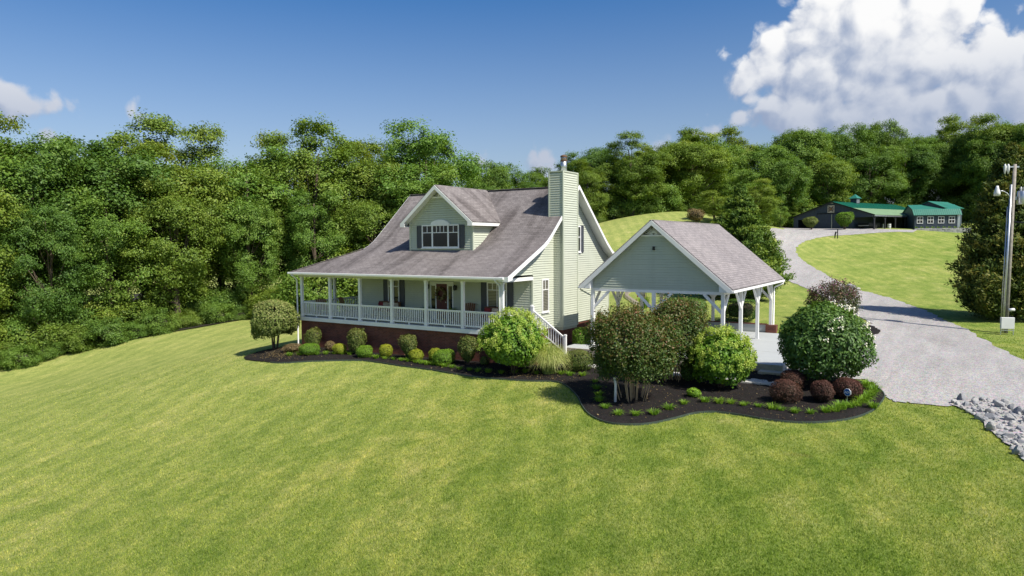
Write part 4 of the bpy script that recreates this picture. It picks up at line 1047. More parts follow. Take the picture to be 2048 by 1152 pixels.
def fern(loc, label, s=1):
    t = thing('potted_fern', label, 'plant', loc, 0, 'potted ferns')
    MB().tube([(0, 0, 0), (0, 0, .05), (0, 0, .42*s), (0, 0, .44*s)], [.12, .15, .20, .18], 12).build('pot', M['terracotta'], t)
    o = link('fronds', blades_mesh('fronds', 3, 120, .55*s, .42*s, .018, M['leaf_box'], .8), t); o.location = (0, 0, .40*s)
fern((-6.95, 2.35, 0), 'potted fern left of the front door'); fern((-5.05, 2.35, 0), 'potted fern right of the front door')

# ================================================================== CARPORT
cp = thing('carport', 'open white post carport with grey shingle gable roof beside the house', 'carport', (6.15, 9, -1.02))
OX, OY, OZ = 6.15, 9.0, -1.02
class CB(MB):                      # mesh in carport space, written in world coordinates
    def build(s, name, mats, parent=None, **k):
        s.v = [(a-OX, b-OY, c-OZ) for a, b, c in s.v]; return MB.build(s, name, mats, parent or cp, **k)
RX, RZ, EX, EZ, Y0, Y1, YW = 6.15, 5.42, 3.95, 2.10, 3.87, 15.0, 4.22
cpitch = (RZ-EZ)/EX
mb = CB()
mb.face([(RX, Y0, RZ), (RX, Y1, RZ), (RX+EX, Y1, EZ), (RX+EX, Y0, EZ)][::-1]); mb.face([(RX, Y1, RZ), (RX, Y0, RZ), (RX-EX, Y0, EZ), (RX-EX, Y1, EZ)][::-1])
cr_ = mb.build('roof', M['shingle2']); md = cr_.modifiers.new('thick', 'SOLIDIFY'); md.thickness = .07; md.offset = 1
mb = CB(); mb.beam((RX, Y0, RZ+.015), (RX, Y1, RZ+.015), .24, .03); mb.build('ridge_cap', M['shingle2'], cr_)
for yy, s2 in ((Y0-.03, 1), (Y1, 1)):
    for s in (-1, 1):
        mb = CB(); mb.extrude([(RX, yy, RZ+.02), (RX+s*(EX+.01), yy, EZ+.01), (RX+s*(EX+.01), yy, EZ-.10), (RX+s*(EX-.20), yy, EZ-.10), (RX, yy, RZ-.22)], (0, .03, 0)); mb.build('rake_board', M['white'])
for s in (-1, 1):
    mb = CB(); mb.extrude([(RX, Y0, RZ-.08), (RX+s*EX, Y0, EZ-.08), (RX+s*EX, Y0, EZ-.11), (RX, Y0, RZ-.11)], (0, YW-Y0-.03, 0)); mb.build('rake_soffit', M['white'])
    # boxed cornice return at the gable foot
    mb = CB(); xo, xi = RX+s*(EX-.02), RX+s*3.34
    mb.extrude([(xo, Y0+.002, EZ-.10), (xi, Y0+.002, EZ-.10), (xi, Y0+.002, EZ-.10+cpitch*(EX-3.36)+.02), (xo, Y0+.002, EZ-.01)], (0, YW-Y0-.03, 0)); mb.build('cornice_return', M['white'])
    x0, x1 = sorted((RX+s*EX, RX+s*(EX+.10)))
    mb = CB(); mb.box(x0, x1, Y0-.02, Y1+.02, EZ-.12, EZ-.005); mb.build('gutter', M['white'], bevel=.012)
    x0, x1 = sorted((RX+s*3.40, RX+s*(EX-.01)))
    mb = CB(); mb.box(x0, x1, Y0+.36, Y1-.02, EZ-.13, EZ-.10); mb.build('soffit', M['white'])
for yw, sg in ((YW, 1), (14.6, -1)):
    mb = CB()
    siding(mb, [(RX-3.35, 2.00), (RX+3.35, 2.00), (RX+3.35, RZ-cpitch*3.35-.10), (RX, RZ-.14), (RX-3.35, RZ-cpitch*3.35-.10)], lambda u, z, o: (u, yw-o*sg, z), z_start=2.0)
    mb.build('gable_siding', M['siding'])
fan_parent = cp
def fan_vent_c(cx, y, zt, hw, hgt):
    mb = CB(); mb.extrude([(cx-hw, y, zt-hgt), (cx+hw, y, zt-hgt), (cx, y, zt)], (0, .02, 0)); v = mb.build('vent', M['dark'])
    mb = CB(); mb.box(cx-hw-.06, cx+hw+.06, y-.03, y-.001, zt-hgt-.07, zt-hgt+.02); mb.build('vent_trim', M['white'])
    for k in range(13):
        a = math.pi*(k+1)/14; ux, uz = -math.cos(a), math.sin(a); t = 1/(abs(ux)/hw+uz/hgt)
        mb = CB(); mb.beam((cx+ux*.12*t, y-.012, zt-hgt+uz*.12*t+.02), (cx+ux*t*.93, y-.012, zt-hgt+uz*t*.93), .028, .02, (0, 1, 0)); mb.build('vent_slat', M['white'], v)
fan_vent_c(RX, YW-.045, RZ-.20, .60, .50)
mb = CB(); mb.box(RX-.04, RX+.06, YW-.10, YW-.02, 3.98, 4.16); mb.build('gable_light', M['black'])
# frame
PXR, PXL = 9.585, 2.80
mb = CB(); mb.box(PXL-.08, PXR+.08, YW-.03, YW+.12, 1.86, 1.998); mb.build('front_beam', M['white'])
mb = CB(); mb.box(PXL-.08, PXR+.08, 14.15, 14.30, 1.86, 1.998); mb.build('rear_beam', M['white'])
for x in (PXL, PXR): mb = CB(); mb.box(x-.07, x+.07, YW+.121, 14.149, 1.86, 1.998); mb.build('side_beam', M['white'])
def cpost(x, y, z0=-1.02): 
    mb = CB(); mb.box(x-.08, x+.08, y-.08, y+.08, z0, 1.86); mb.box(x-.09, x+.09, y-.09, y+.09, z0, z0+.06); mb.build('post', M['white'])
def brace(x, y, dx, dy):
    mb = CB(); mb.beam((x, y, .95), (x+dx*.92, y+dy*.92, 1.87), .09, .13); mb.build('brace', M['white'])
PY = (4.25, 7.45, 10.95, 14.22)
for x, s in ((PXL, 1), (PXR, -1)):
    for k, y in enumerate(PY):
        cpost(x, y, -.56 if k == 3 else -1.02)
        if k < 3: brace(x, y, 0, 1)
        if k > 0: brace(x, y, 0, -1)
    brace(x, PY[0], s, 0); brace(x, PY[3], s, 0)
for y, z0 in ((PY[0], -1.02), (PY[3], -.56)):
    cpost(RX, y, z0); brace(RX, y, 1, 0); brace(RX, y, -1, 0)
# downspouts
mb = CB(); mb.tube([(RX+EX+.05, 14.75, 2.0), (RX+EX+.05, 14.75, 1.9), (PXR+.13, 14.45, 1.66), (PXR+.13, 14.40, 1.5), (PXR+.13, 14.40, -.55), (PXR+.2, 14.2, -.75), (PXR+.25, 14.05, -.98)], .045, 8); mb.build('downspout', M['white'], smooth=True)
mb = CB(); mb.tube([(RX-EX-.05, 4.1, 2.0), (RX-EX-.05, 4.1, 1.9), (PXL-.13, 4.3, 1.6), (PXL-.13, 4.3, 1.4), (PXL-.13, 4.3, -1.0)], .04, 8); mb.build('downspout', M['siding_trim'], smooth=True)
# low brick wall at the back of the slab
lw = thing('brick_wall', 'low brick retaining wall along the back of the carport slab', 'wall', (6, 14.2, -1.02))
MB().box(-4.2, 3.35, -.10, .20, -.4, .455).build('wall_core', M['concrete'], lw)
MB().box(-4.2, 3.35, -.13, .22, .456, .50).build('brick_cap', M['brick'], lw)
MB().box(3.351, 3.95, -.22, .24, -.4, .46).build('pier', M['brick'], lw)

# ================================================================== FLAG, GARDEN WALL
fl = thing('flag', 'red and white striped flag on a short pole behind the carport', 'flag', (-.15, 19.0, h1(-.15, 19)))
MB().tube([(0, 0, 0), (0, 0, 1.75)], .018, 8).build('pole', M['black'], fl)
MB().tube([(0, 0, 1.70), (-.75, .02, 1.72)], .010, 6).build('arm', M['black'], fl)
for k in range(9):
    x0 = -.06-k*.072
    mb = MB(); mb.face([(x0, .01*math.sin(k), .95), (x0, .02*math.sin(k), 1.70), (x0-.072, .02*math.sin(k+1), 1.70), (x0-.072, .01*math.sin(k+1), .95)]); mb.build('stripe', M['flag_red' if k % 2 == 0 else 'flag_white'], fl)
mb = MB(); mb.face([(-.06, -.03, 1.36), (-.06, -.03, 1.70), (-.30, -.03, 1.70), (-.30, -.03, 1.36)]); mb.build('canton', M['flag_blue'], fl)
gw = thing('garden_wall', 'low curved stone garden wall behind the carport', 'wall', (-3.3, 24, h1(-3.3, 24)))
pts = catmull([(-6.2, 31), (-5.55, 28.9), (-4.87, 26.3), (-3.34, 23.8), (-1.48, 21.3), (1.0, 20.2)], 5)
blk = MB().box(-.16, .16, -.12, .12, 0, .16).mesh('block', M['garden_wall'])
for a, b in zip(pts[:-1], pts[1:]):
    L_ = math.hypot(b[0]-a[0], b[1]-a[1]); n = max(1, int(L_/.34)); an = math.atan2(b[1]-a[1], b[0]-a[0])
    for k in range(n):
        t = (k+.5)/n; x, y = a[0]+(b[0]-a[0])*t, a[1]+(b[1]-a[1])*t
        for c in range(2):
            o = link('block', blk, gw); o.location = (x-gw.location.x, y-gw.location.y, h1(x, y)-gw.location.z-.08+c*.163); o.rotation_euler = (0, 0, an+.03*((k*7+c) % 3-1))

# ================================================================== UTILITY POLE
px_, py_ = 21.30, 21.0; pz_ = h1(px_, py_)
up = thing('utility_pole', 'weathered wooden utility pole with transformer and street lamp', 'utility pole', (px_, py_, pz_))
top = Vector((.17, .62, 9.85))
MB().tube([(0, 0, -.3), tuple(top*.5), tuple(top)], [.12, .108, .088], 14).build('pole', M['wood_pole'], up, True)
q = Vector((-.13, -.16, 0))
MB().tube([tuple(q), tuple(q+top*.88)], .062, 12).build('conduit', M['steel'], up, True)
q2 = Vector((-.24, -.08, .3)); MB().tube([tuple(q2), tuple(q2+top*.72)], .03, 8).build('conduit', M['steel'], up, True)
lp = top*.80+Vector((-.1, -.15, 0))
MB().tube([tuple(lp), tuple(lp+Vector((-.22, -.14, .30))), tuple(lp+Vector((-.42, -.27, .42))), tuple(lp+Vector((-.66, -.42, .42)))], .025, 8).build('lamp_arm', M['steel'], up, True)
c = lp+Vector((-.70, -.45, .40))
MB().tube([tuple(c+Vector((0, 0, .32))), tuple(c+Vector((0, 0, .18))), tuple(c+Vector((0, 0, .05))), tuple(c+Vector((0, 0, -.10))), tuple(c+Vector((0, 0, -.26)))], [.06, .09, .13, .17, .16], 16).build('lamp_head', M['mailwhite'], up, True)
c = top*.80+Vector((.45, .20, 0))
tr = MB().tube([tuple(c+Vector((0, 0, -.38))), tuple(c+Vector((0, 0, -.34))), tuple(c+Vector((0, 0, .36))), tuple(c+Vector((0, 0, .42)))], [.24, .27, .27, .22], 18).build('transformer', M['steel'], up, True)
for k in range(2): MB().tube([tuple(c+Vector((-.08+.16*k, 0, .42))), tuple(c+Vector((-.08+.16*k, 0, .56))), tuple(c+Vector((-.08+.16*k, 0, .66)))], [.05, .06, .03], 8).build('bushing', M['mailwhite'], tr)
MB().box(c.x-.45, c.x-.2, c.y-.05, c.y+.05, c.z-.1, c.z+.1).build('bracket', M['steel'], up)
MB().beam(tuple(top+Vector((-.5, -.3, -.15))), tuple(top+Vector((.2, .1, -.15))), .06, .08).build('crossarm', M['steel'], up)
for k in range(2):
    b = top+Vector((-.48+.16*k, -.29+.1*k, -.10)); MB().tube([tuple(b+Vector((0, 0, -.45))), tuple(b+Vector((0, 0, -.2))), tuple(b), tuple(b+Vector((0, 0, .12)))], [.035, .07, .07, .03], 8).build('insulator', M['mailwhite'], up, True)
MB().tube([(.10, -.20, 1.40), (.38, -.10, 1.42)], .085, 10).build('meter', M['mailwhite'], up, True)
def wire(a, b, sag, r, nm, par):
    a, b = Vector(a), Vector(b); MB().tube([tuple(a.lerp(b, k/14)-Vector((0, 0, sag*4*(k/14)*(1-k/14)))) for k in range(15)], r, 5, False).build(nm, M['black'], par)
wire(top+Vector((.1, 0, -.2)), (30, 6, 9.2), .9, .014, 'wire', up); wire(top*.66+Vector((.1, 0, 0)), (30, -3, 5.2), .7, .035, 'service_cable', up)
pb = thing('utility_box', 'white utility cabinet on a small metal stand at the foot of the pole', 'utility box', (21.33, 20.25, h1(21.33, 20.25)), R(20))
MB().box(-.34, .34, -.09, .09, .36, 1.02).build('cabinet', M['mailwhite'], pb, bevel=.015)
MB().box(-.33, .33, -.10, -.091, .26, .31).build('crossbar', M['steel'], pb)
for x in (-.32, .32): MB().box(x-.02, x+.02, -.02, .02, 0, .36).build('leg', M['steel'], pb)
gm = thing('guy_marker', 'yellow guy wire marker in the grass by the dark cedar', 'marker', (19.62, 31.0, h1(19.62, 31)))
MB().tube([(0, 0, 0), (.3, .1, .95)], .035, 8).build('sleeve', M['yellow'], gm); MB().tube([(.3, .1, .95), (2.2, .4, 7.4)], .012, 5).build('cable', M['steel'], gm)

# ================================================================== SECURITY SIGN, PIPE
sg = thing('yard_sign', 'small blue octagonal yard sign with white letters on a stake', 'sign', (15.55, -.60, h1(15.55, -.6)+.05), R(-24))
MB().tube([(0, 0, -.1), (0, 0, .36)], .012, 6).build('stake', M['steel'], sg)
def octagon(r, y, z): return [(r*math.cos(R(22.5+45*k)), y, z+r*math.sin(R(22.5+45*k))) for k in range(8)]
mb = MB(); mb.extrude(octagon(.145, 0, .46), (0, .02, 0)); mb.build('plate', M['white'], sg)
mb = MB(); mb.extrude(octagon(.128, -.004, .46), (0, .003, 0)); mb.build('panel', M['sign_blue'], sg)
cu = bpy.data.curves.new('lettering', 'FONT'); cu.body = 'ADT'; cu.size = .115; cu.align_x = 'CENTER'; cu.align_y = 'CENTER'; cu.extrude = .001; cu.shear = .25; cu.offset = .003
cu.materials.append(M['white']); _t = bpy.data.objects.new('lettering_source', cu); COL.objects.link(_t); bpy.context.view_layer.update()
lme = bpy.data.meshes.new_from_object(_t.evaluated_get(bpy.context.evaluated_depsgraph_get())); bpy.data.objects.remove(_t)
lt = link('lettering', lme, sg); lt.location = (0, -.008, .455); lt.rotation_euler = (R(90), 0, 0)
pp = thing('downspout_extension', 'short white plastic pipe standing among the crape myrtle stems', 'pipe', (7.75, -3.9, h1(7.75, -3.9)))
MB().tube([(0, 0, -.05), (.02, .0, .75), (-.02, .0, .98)], [.055, .05, .06], 10).build('pipe', M['white'], pp, True)
MB().tube([(-.02, 0, .981), (-.02, 0, 1.05)], [.065, .065], 10).build('cap', M['white'], pp)

# ================================================================== BARN
BZ = 6.25
barn = thing('barn', 'slate blue metal barn with green roof, cupola and open side shed', 'barn', (7.15, 99.03, BZ), R(-23.2))
WB, LB, EA, AP = 14.7, 20.2, 2.55, 4.95
hx = -WB/2
def ribs(mb, x0, x1, y, z0, ztop, step=.6):
    x = x0
    while x < x1: mb.box(x, x+.04, y-.03, y, z0, ztop(x)); x += step
zt = lambda x: EA+(AP-EA)*(1-abs(x-hx)/(WB/2))
mb = MB(); mb.extrude([(-WB+3.4, 0, -.6), (-3.6, 0, -.6), (-3.6, 0, zt(-3.6)-.05), (hx, 0, AP-.05), (-WB+3.4, 0, zt(-WB+3.4)-.05)], (0, LB, 0)); ribs(mb, -WB+3.45, -3.7, 0, 0, lambda x: zt(x)-.1); mb.build('wall', M['slate_wall'], barn)
mb = MB(); mb.extrude([(-3.6, .001, 2.1), (-.02, .001, 2.1), (-.02, .001, zt(-.02)-.06), (-3.6, .001, zt(-3.6)-.06)], (0, .1, 0)); mb.build('gable_wing', M['slate_wall'], barn)
mb = MB(); mb.extrude([(-WB+.02, .001, -.8), (-WB+.9, .001, -.8), (-WB+.9, .001, 2.0), (-WB+3.4, .001, 2.0), (-WB+3.4, .001, zt(-WB+3.4)-.06), (-WB+.02, .001, zt(-WB+.02)-.06)], (0, .1, 0)); mb.build('gable_wing', M['slate_wall'], barn)
mb = MB(); mb.box(-WB+.02, -WB+.12, .11, LB, -.8, EA-.05); mb.build('wall_side', M['slate_wall'], barn)
mb = MB(); mb.box(-.3, -.02, LB-.2, LB-.05, -.6, EA-.1); mb.box(-3.59, -.31, LB-.15, LB-.05, -.6, EA+.8); mb.build('wall_rear', M['slate_wall'], barn)
for s in (1, -1):
    xe = 0.25 if s > 0 else -WB-.25; xm = -3.6 if s > 0 else -WB+3.6; ze_ = zt(0)-.10
    mb = MB(); mb.face([(hx, -.3, AP), (xm, -.3, zt(xm)), (xm, LB+.3, zt(xm)), (hx, LB+.3, AP)] if s > 0 else [(hx, LB+.3, AP), (xm, LB+.3, zt(xm)), (xm, -.3, zt(xm)), (hx, -.3, AP)])
    r = mb.build('roof', M['green_metal'], barn); r.modifiers.new('thick', 'SOLIDIFY').thickness = .06
    y = -.3
    mb = MB()
    while y < LB+.3: mb.beam((hx, y, AP+.02), (xm, y, zt(xm)+.02), .05, .04); y += .9
    mb.build('seam', M['green_metal'], r)
    mb = MB(); mb.face([(xm, -.3, zt(xm)-.02), (xe, -.3, ze_), (xe, LB+.3, ze_), (xm, LB+.3, zt(xm)-.02)] if s > 0 else [(xm, LB+.3, zt(xm)-.02), (xe, LB+.3, ze_), (xe, -.3, ze_), (xm, -.3, zt(xm)-.02)])
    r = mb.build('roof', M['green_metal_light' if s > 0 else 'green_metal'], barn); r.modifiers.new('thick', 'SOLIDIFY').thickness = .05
    mb = MB(); mb.extrude([(hx, -.34, AP+.03), (xe, -.34, ze_+.02), (xe, -.34, ze_-.16), (hx, -.34, AP-.18)], (0, .035, 0)); mb.build('rake_trim', M['black'], barn)
mb = MB(); mb.box(.12, .25, -.3, LB+.3, 2.17, 2.38); mb.build('fascia', M['steel'], barn)
for y in (.1, 3.4, 6.7, 10.0, 13.3, 16.6, 19.9):
    mb = MB(); mb.box(-.15, .03, y-.09, y+.09, -.5, 2.3); mb.beam((-.06, y+.09, 1.75), (-.06, y+.65, 2.28), .08, .1); mb.beam((-.06, y-.09, 1.75), (-.06, y-.65, 2.28), .08, .1); mb.build('post', M['barn_dark'], barn)
# sliding doors
for a, b in ((-9.9, -7.25), (-7.2, -4.6)):
    mb = MB(); mb.box(a, b, -.09, -.035, 0, 2.85); ribs(mb, a+.1, b-.1, -.09, .05, lambda x: 2.8, .45); d_ = mb.build('sliding_door', M['slate_wall'], barn)
    MB().box(b-.12, b, -.13, -.095, .1, 2.75).build('stile', M['steel'] if a < -8 else M['slate_wall'], d_)
mb = MB(); mb.box(-10.1, -4.4, -.14, -.05, 2.86, 2.98); mb.build('door_track', M['black'], barn)
mb = MB(); mb.extrude([(hx-.5, -.06, AP-.32), (hx+.5, -.06, AP-.32), (hx, -.06, AP-.12)], (0, .05, 0)); mb.build('gable_vent', M['steel'], barn)
# quilt square
qs = thing('quilt_square', 'painted star quilt square hung in the barn gable', 'sign', (0, 0, 0)); qs.parent = None
ca, sa = math.cos(R(-23.2)), math.sin(R(-23.2))
def bw(x, y, z): return (7.15+ca*x-sa*y, 99.03+sa*x+ca*y, BZ+z)
qs.location = bw(hx-.15, -.10, 3.05); qs.rotation_euler = (0, 0, R(-23.2))
MB().box(-.62, .62, -.02, .0, 0, 1.24).build('board', M['quilt_cream'], qs)
for sx in (-1, 1):
    for sz in (-1, 1):
        mb = MB(); mb.extrude([(sx*.50, -.03, .62+sz*.50), (sx*.10, -.03, .62+sz*.36), (sx*.36, -.03, .62+sz*.10)], (0, .008, 0)); mb.build('star_point', M['quilt_brown'], qs)
        mb = MB(); mb.extrude([(sx*.52, -.03, .62+sz*.22), (sx*.52, -.03, .62+sz*.04), (sx*.30, -.03, .62+sz*.06)], (0, .008, 0)); mb.build('star_point', M['quilt_brown'], qs)
mb = MB(); mb.extrude([(.36, -.035, .62), (0, -.035, .98), (-.36, -.035, .62), (0, -.035, .26)], (0, .008, 0)); mb.build('star_center', M['quilt_brown'], qs)
mb = MB(); mb.extrude([(.20, -.045, .62), (0, -.045, .82), (-.20, -.045, .62), (0, -.045, .42)], (0, .008, 0)); mb.build('diamond', M['quilt_gold'], qs)
# cupola
cu_ = MB().box(hx-.55, hx+.55, 6.5, 7.6, AP-.35, AP+.72).build('cupola', M['slate_wall'], barn)
mb = MB(); b4 = [(hx-.8, 6.25, AP+.72), (hx+.8, 6.25, AP+.72), (hx+.8, 7.85, AP+.72), (hx-.8, 7.85, AP+.72)]; apx = (hx, 7.05, AP+1.5)
for k in range(4): mb.face([b4[k], b4[(k+1) % 4], apx])
mb.face(b4[::-1]); mb.build('cupola_roof', M['green_metal_teal'], cu_)
MB().box(hx+.551, hx+.58, 6.62, 7.48, AP-.1, AP+.6).build('louvre', M['steel'], cu_)
# stored equipment under the shed roof
def put(o, x, y, z=0, rz=0): o.location = bw(x, y, z); o.rotation_euler = (0, 0, R(-23.2)+rz)
tl = thing('utility_trailer', 'dark utility trailer parked under the barn shed roof', 'trailer'); put(tl, -2.0, 2.0, .15)
MB().box(-1.0, 1.0, -1.6, 1.6, .45, .55).build('deck', M['black'], tl); MB().box(-1.0, -.95, -1.6, 1.6, .551, 1.0).build('side', M['black'], tl); MB().box(.95, 1.0, -1.6, 1.6, .551, 1.0).build('side', M['black'], tl)
for x in (-1.12, 1.12): MB().tube([(x-.1, .1, .33), (x+.1, .1, .33)], .33, 16).build('wheel', M['black'], tl)
MB().box(-.9, .9, -1.62, -1.601, .5, .62).build('bumper', M['steel'], tl)
for k, (x, y, mt_, lab) in enumerate(((-1.1, 5.0, 'steel', 'grey metal drum under the barn shed roof'), (-.5, 5.6, 'mailwhite', 'white metal drum under the barn shed roof'))):
    dm_ = thing('drum', lab, 'drum'); put(dm_, x, y, .1)
    MB().tube([(0, 0, 0), (0, 0, .9)], .30, 14).build('barrel', M[mt_], dm_); MB().tube([(0, 0, .3), (0, 0, .33)], .32, 14).build('hoop', M['black'], dm_); MB().tube([(0, 0, .6), (0, 0, .63)], .32, 14).build('hoop', M['black'], dm_)
for k, (x, y, l_, lab) in enumerate(((-1.4, 9.2, 2.6, 'pile of tan boards lying under the barn shed roof, nearer one'), (-1.2, 12.6, 2.8, 'pile of tan boards lying under the barn shed roof, farther one'))):
    t = thing('lumber_pile', lab, 'lumber'); put(t, x, y, .05)
    for j in range(6): MB().box(-.6+(j % 3)*.4, -.25+(j % 3)*.4, -l_/2, l_/2, .1*(j//3), .09+.1*(j//3)).build('board', M['tan_dirt'], t)
tr_ = thing('tractor', 'orange compact tractor at the far end of the barn shed', 'tractor'); put(tr_, -1.0, 17.2, .1, R(70))
MB().box(-.35, .35, -1.3, .1, .55, 1.05).build('hood', M['orange'], tr_, bevel=.06); MB().box(-.5, .5, .1, .9, .5, .8).build('body', M['orange'], tr_); MB().box(-.25, .25, .45, .8, .8, 1.25).build('seat', M['black'], tr_)
for x in (-.62, .62): MB().tube([(x-.13, .6, .5), (x+.13, .6, .5)], .5, 16).build('rear_wheel', M['black'], tr_); MB().tube([(x-.08, -1.0, .3), (x+.08, -1.0, .3)], .3, 14).build('front_wheel', M['black'], tr_)
MB().box(-.55, -.5, .85, .9, .8, 1.9).build('roll_bar', M['black'], tr_); MB().box(.5, .55, .85, .9, .8, 1.9).build('roll_bar', M['black'], tr_); MB().box(-.55, .55, .85, .9, 1.9, 1.95).build('roll_bar', M['black'], tr_)

# ================================================================== SHED
SZ = 6.45
shed = thing('shed', 'small slate blue shed with teal green roof and four white windows', 'shed', (12.55, 104.9, SZ), R(20))
WS, DS = 6.75, 6.0
mb = MB(); mb.box(0, WS, 0, DS, -.7, 2.25); ribs(mb, .1, WS-.1, 0, 0, lambda x: 2.2, .3); mb.build('wall', M['slate_wall'], shed)
MB().box(WS-.36, WS+.03, -.05, -.031, -.1, 2.2).build('sunlit_strip', M['steel'], shed)  # sunlit sliver of the right wall, put in as a pale steel strip
mb = MB(); mb.face([(-.2, -.35, 2.15), (WS+.2, -.35, 2.15), (WS+.2, .55, 3.15), (-.2, .55, 3.15)]); x = -.2
while x < WS+.2: mb.beam((x, -.36, 2.17), (x, .54, 3.17), .05, .04); x += .3
mb.build('lower_roof', M['green_metal_teal'], shed)
mb = MB(); mb.face([(-.2, .55, 3.15), (WS+.2, .55, 3.15), (WS+.2, DS/2, 4.0), (-.2, DS/2, 4.0)]); mb.face([(-.2, DS/2, 4.0), (WS+.2, DS/2, 4.0), (WS+.2, DS+.2, 2.6), (-.2, DS+.2, 2.6)]); mb.build('upper_roof', M['green_metal_teal'], shed)
mb = MB(); mb.extrude([(0, 0, 2.25), (0, .55, 3.1), (0, DS/2, 3.95), (0, DS, 2.6), (0, DS, 2.25)], (.08, 0, 0)); mb.extrude([(WS-.08, 0, 2.25), (WS-.08, .55, 3.1), (WS-.08, DS/2, 3.95), (WS-.08, DS, 2.6), (WS-.08, DS, 2.25)], (.08, 0, 0)); mb.build('gable', M['slate_wall'], shed)
for k in range(4):
    x = .35+k*1.58
    mb = MB()
    for a, b, c, d in ((x, x+.92, .78, .86), (x, x+.92, 1.86, 1.94), (x, x+.07, .861, 1.859), (x+.85, x+.92, .861, 1.859), (x+.071, x+.849, 1.33, 1.40), (x+.435, x+.485, .861, 1.329), (x+.435, x+.485, 1.401, 1.859)): mb.box(a, b, -.08, -.032, c, d)
    w = mb.build('window', M['white'], shed); MB().box(x+.05, x+.87, -.055, -.035, .83, 1.89).build('pane', M['glass'], w)
# taller gable block at the back of the shed, turned like the barn
shed_inv = (Matrix.Translation((12.55, 104.9, SZ)) @ Matrix.Rotation(R(20), 4, 'Z')).inverted()
q0, xb, yb = Vector((12.35, 109.1, 6.3)), Vector((.92, -.395, 0)), Vector((.395, .92, 0))
def sb_(a, b, c): return tuple(shed_inv @ (q0+xb*a+yb*b+Vector((0, 0, c))))
mb = MB(); mb.extrude([sb_(0, 0, 0), sb_(4.6, 0, 0), sb_(4.6, 0, 3.6), sb_(2.3, 0, 4.6), sb_(0, 0, 3.6)], Vector(sb_(0, 6.5, 0))-Vector(sb_(0, 0, 0))); mb.build('rear_block', M['slate_wall'], shed)
mb = MB()
for s in (-1, 1): mb.face([sb_(2.3, -.25, 4.68), sb_(2.3+s*2.6, -.25, 3.55), sb_(2.3+s*2.6, 6.7, 3.55), sb_(2.3, 6.7, 4.68)])
rr_ = mb.build('rear_roof', M['green_metal_teal'], shed); rr_.modifiers.new('thick', 'SOLIDIFY').thickness = .06
# stacked stone wall in front of the shed
sw = thing('stone_wall', 'low dry stacked grey stone wall in front of the shed', 'wall', (12.55, 104.9, 5.75), R(20))
rs = random.Random(9)
sb = [MB().box(-.24, .24, -.16, .16, 0, .20).mesh('stone', M['stone']), MB().box(-.17, .17, -.16, .16, 0, .20).mesh('stone', M['stone'])]
for c in range(4):
    x = -.5+.1*(c % 2)
    while x < WS+1.1:
        k = rs.randrange(2); l_ = (.50, .36)[k]; o = link('stone', sb[k], sw); o.location = (x+l_/2, -1.5+rs.uniform(-.03, .03), -.12+c*.205); o.rotation_euler = (0, 0, rs.uniform(-.05, .05)); x += l_+.01
pbk = MB().box(-.5, WS+1.1, -1.33, -.1, -.5, .55).build('planter_soil', M['woodfloor'], sw)
st = thing('garden_ornament', 'small dark metal post ornament on the lawn before the barn', 'ornament', (3.95, 81.2, h1(3.95, 81.2)))
MB().box(.12, .24, -.06, .06, 0, 1.35).build('post', M['black'], st); MB().tube([(-.18, 0, 0), (-.16, 0, .5), (-.05, 0, .95), (.12, 0, .9)], [.07, .09, .12, .05], 8).build('figure', M['black'], st)

# board fence on the far field edge
fp = catmull([(-38, 68.5), (-33.0, 74), (-29.5, 80), (-25.5, 88), (-22, 94.0), (-17, 100)], 6)
fen = thing('board_fence', 'dark board fence along the wood at the top of the field', 'fence', (fp[0][0], fp[0][1], h1(*fp[0])))
f0 = fen.location
acc_ = []
for a, b in zip(fp[:-1], fp[1:]):
    za, zb_ = h1(*a), h1(*b)
    MB().box(a[0]-f0.x-.06, a[0]-f0.x+.06, a[1]-f0.y-.06, a[1]-f0.y+.06, za-f0.z-.3, za-f0.z+1.3).build('post', M['fence_wood'], fen)
    for h_ in (.4, .8, 1.2): MB().beam((a[0]-f0.x, a[1]-f0.y, za-f0.z+h_), (b[0]-f0.x, b[1]-f0.y, zb_-f0.z+h_), .03, .14).build('board', M['fence_wood'], fen)

# ================================================================== ROCKS
def rock_mesh(seed):
    rg = np.random.default_rng(seed); bm = bmesh.new(); bmesh.ops.create_icosphere(bm, subdivisions=2, radius=1)
    pl = unit(rg, 9); dd = rg.uniform(.55, .85, 9)
    for v in bm.verts:
        p = np.array(v.co[:])
        for n_, d_ in zip(pl, dd):
            t = p@n_
            if t > d_: p = p-n_*(t-d_)
        v.co = p
    me = bpy.data.meshes.new('rock'); bm.to_mesh(me); bm.free(); me.materials.append(M['stone']); return me
RKM = [rock_mesh(k) for k in range(7)]
RK = [(18.75, 1.0), (19.21, 1.75), (19.95, 1.95), (21.3, .9), (22.6, -3), (21.4, -5.5), (20.6, -4.4), (20.28, -3.3), (19.9, -1.95), (19.46, -0.22), (19.05, 0.5)]
rgk = np.random.default_rng(12)
cnt = 0
X = rgk.uniform(18.6, 22.4, 1500); Y = rgk.uniform(-5.5, 2, 1500); ok = inside(RK, X, Y); X, Y = X[ok], Y[ok]
placed = []
for x, y in zip(X, Y):
    r = float(np.clip(rgk.lognormal(-2.5, .5), .045, .19))
    if any((x-a)**2+(y-b)**2 < (.72*(r+c))**2 for a, b, c in placed): continue
    placed.append((x, y, r))
    o = link('rock', RKM[rgk.integers(7)]); o.location = (x, y, h1(x, y)+.03+r*.35); o.rotation_euler = tuple(rgk.uniform(0, 6.28, 3)); o.scale = (r*1.25, r, r*.75)
    tag(o, 'grey limestone rock in the heap edging the driveway and lawn', 'rock', 'loose rocks beside the driveway')
    cnt += 1
    if cnt >= 290: break
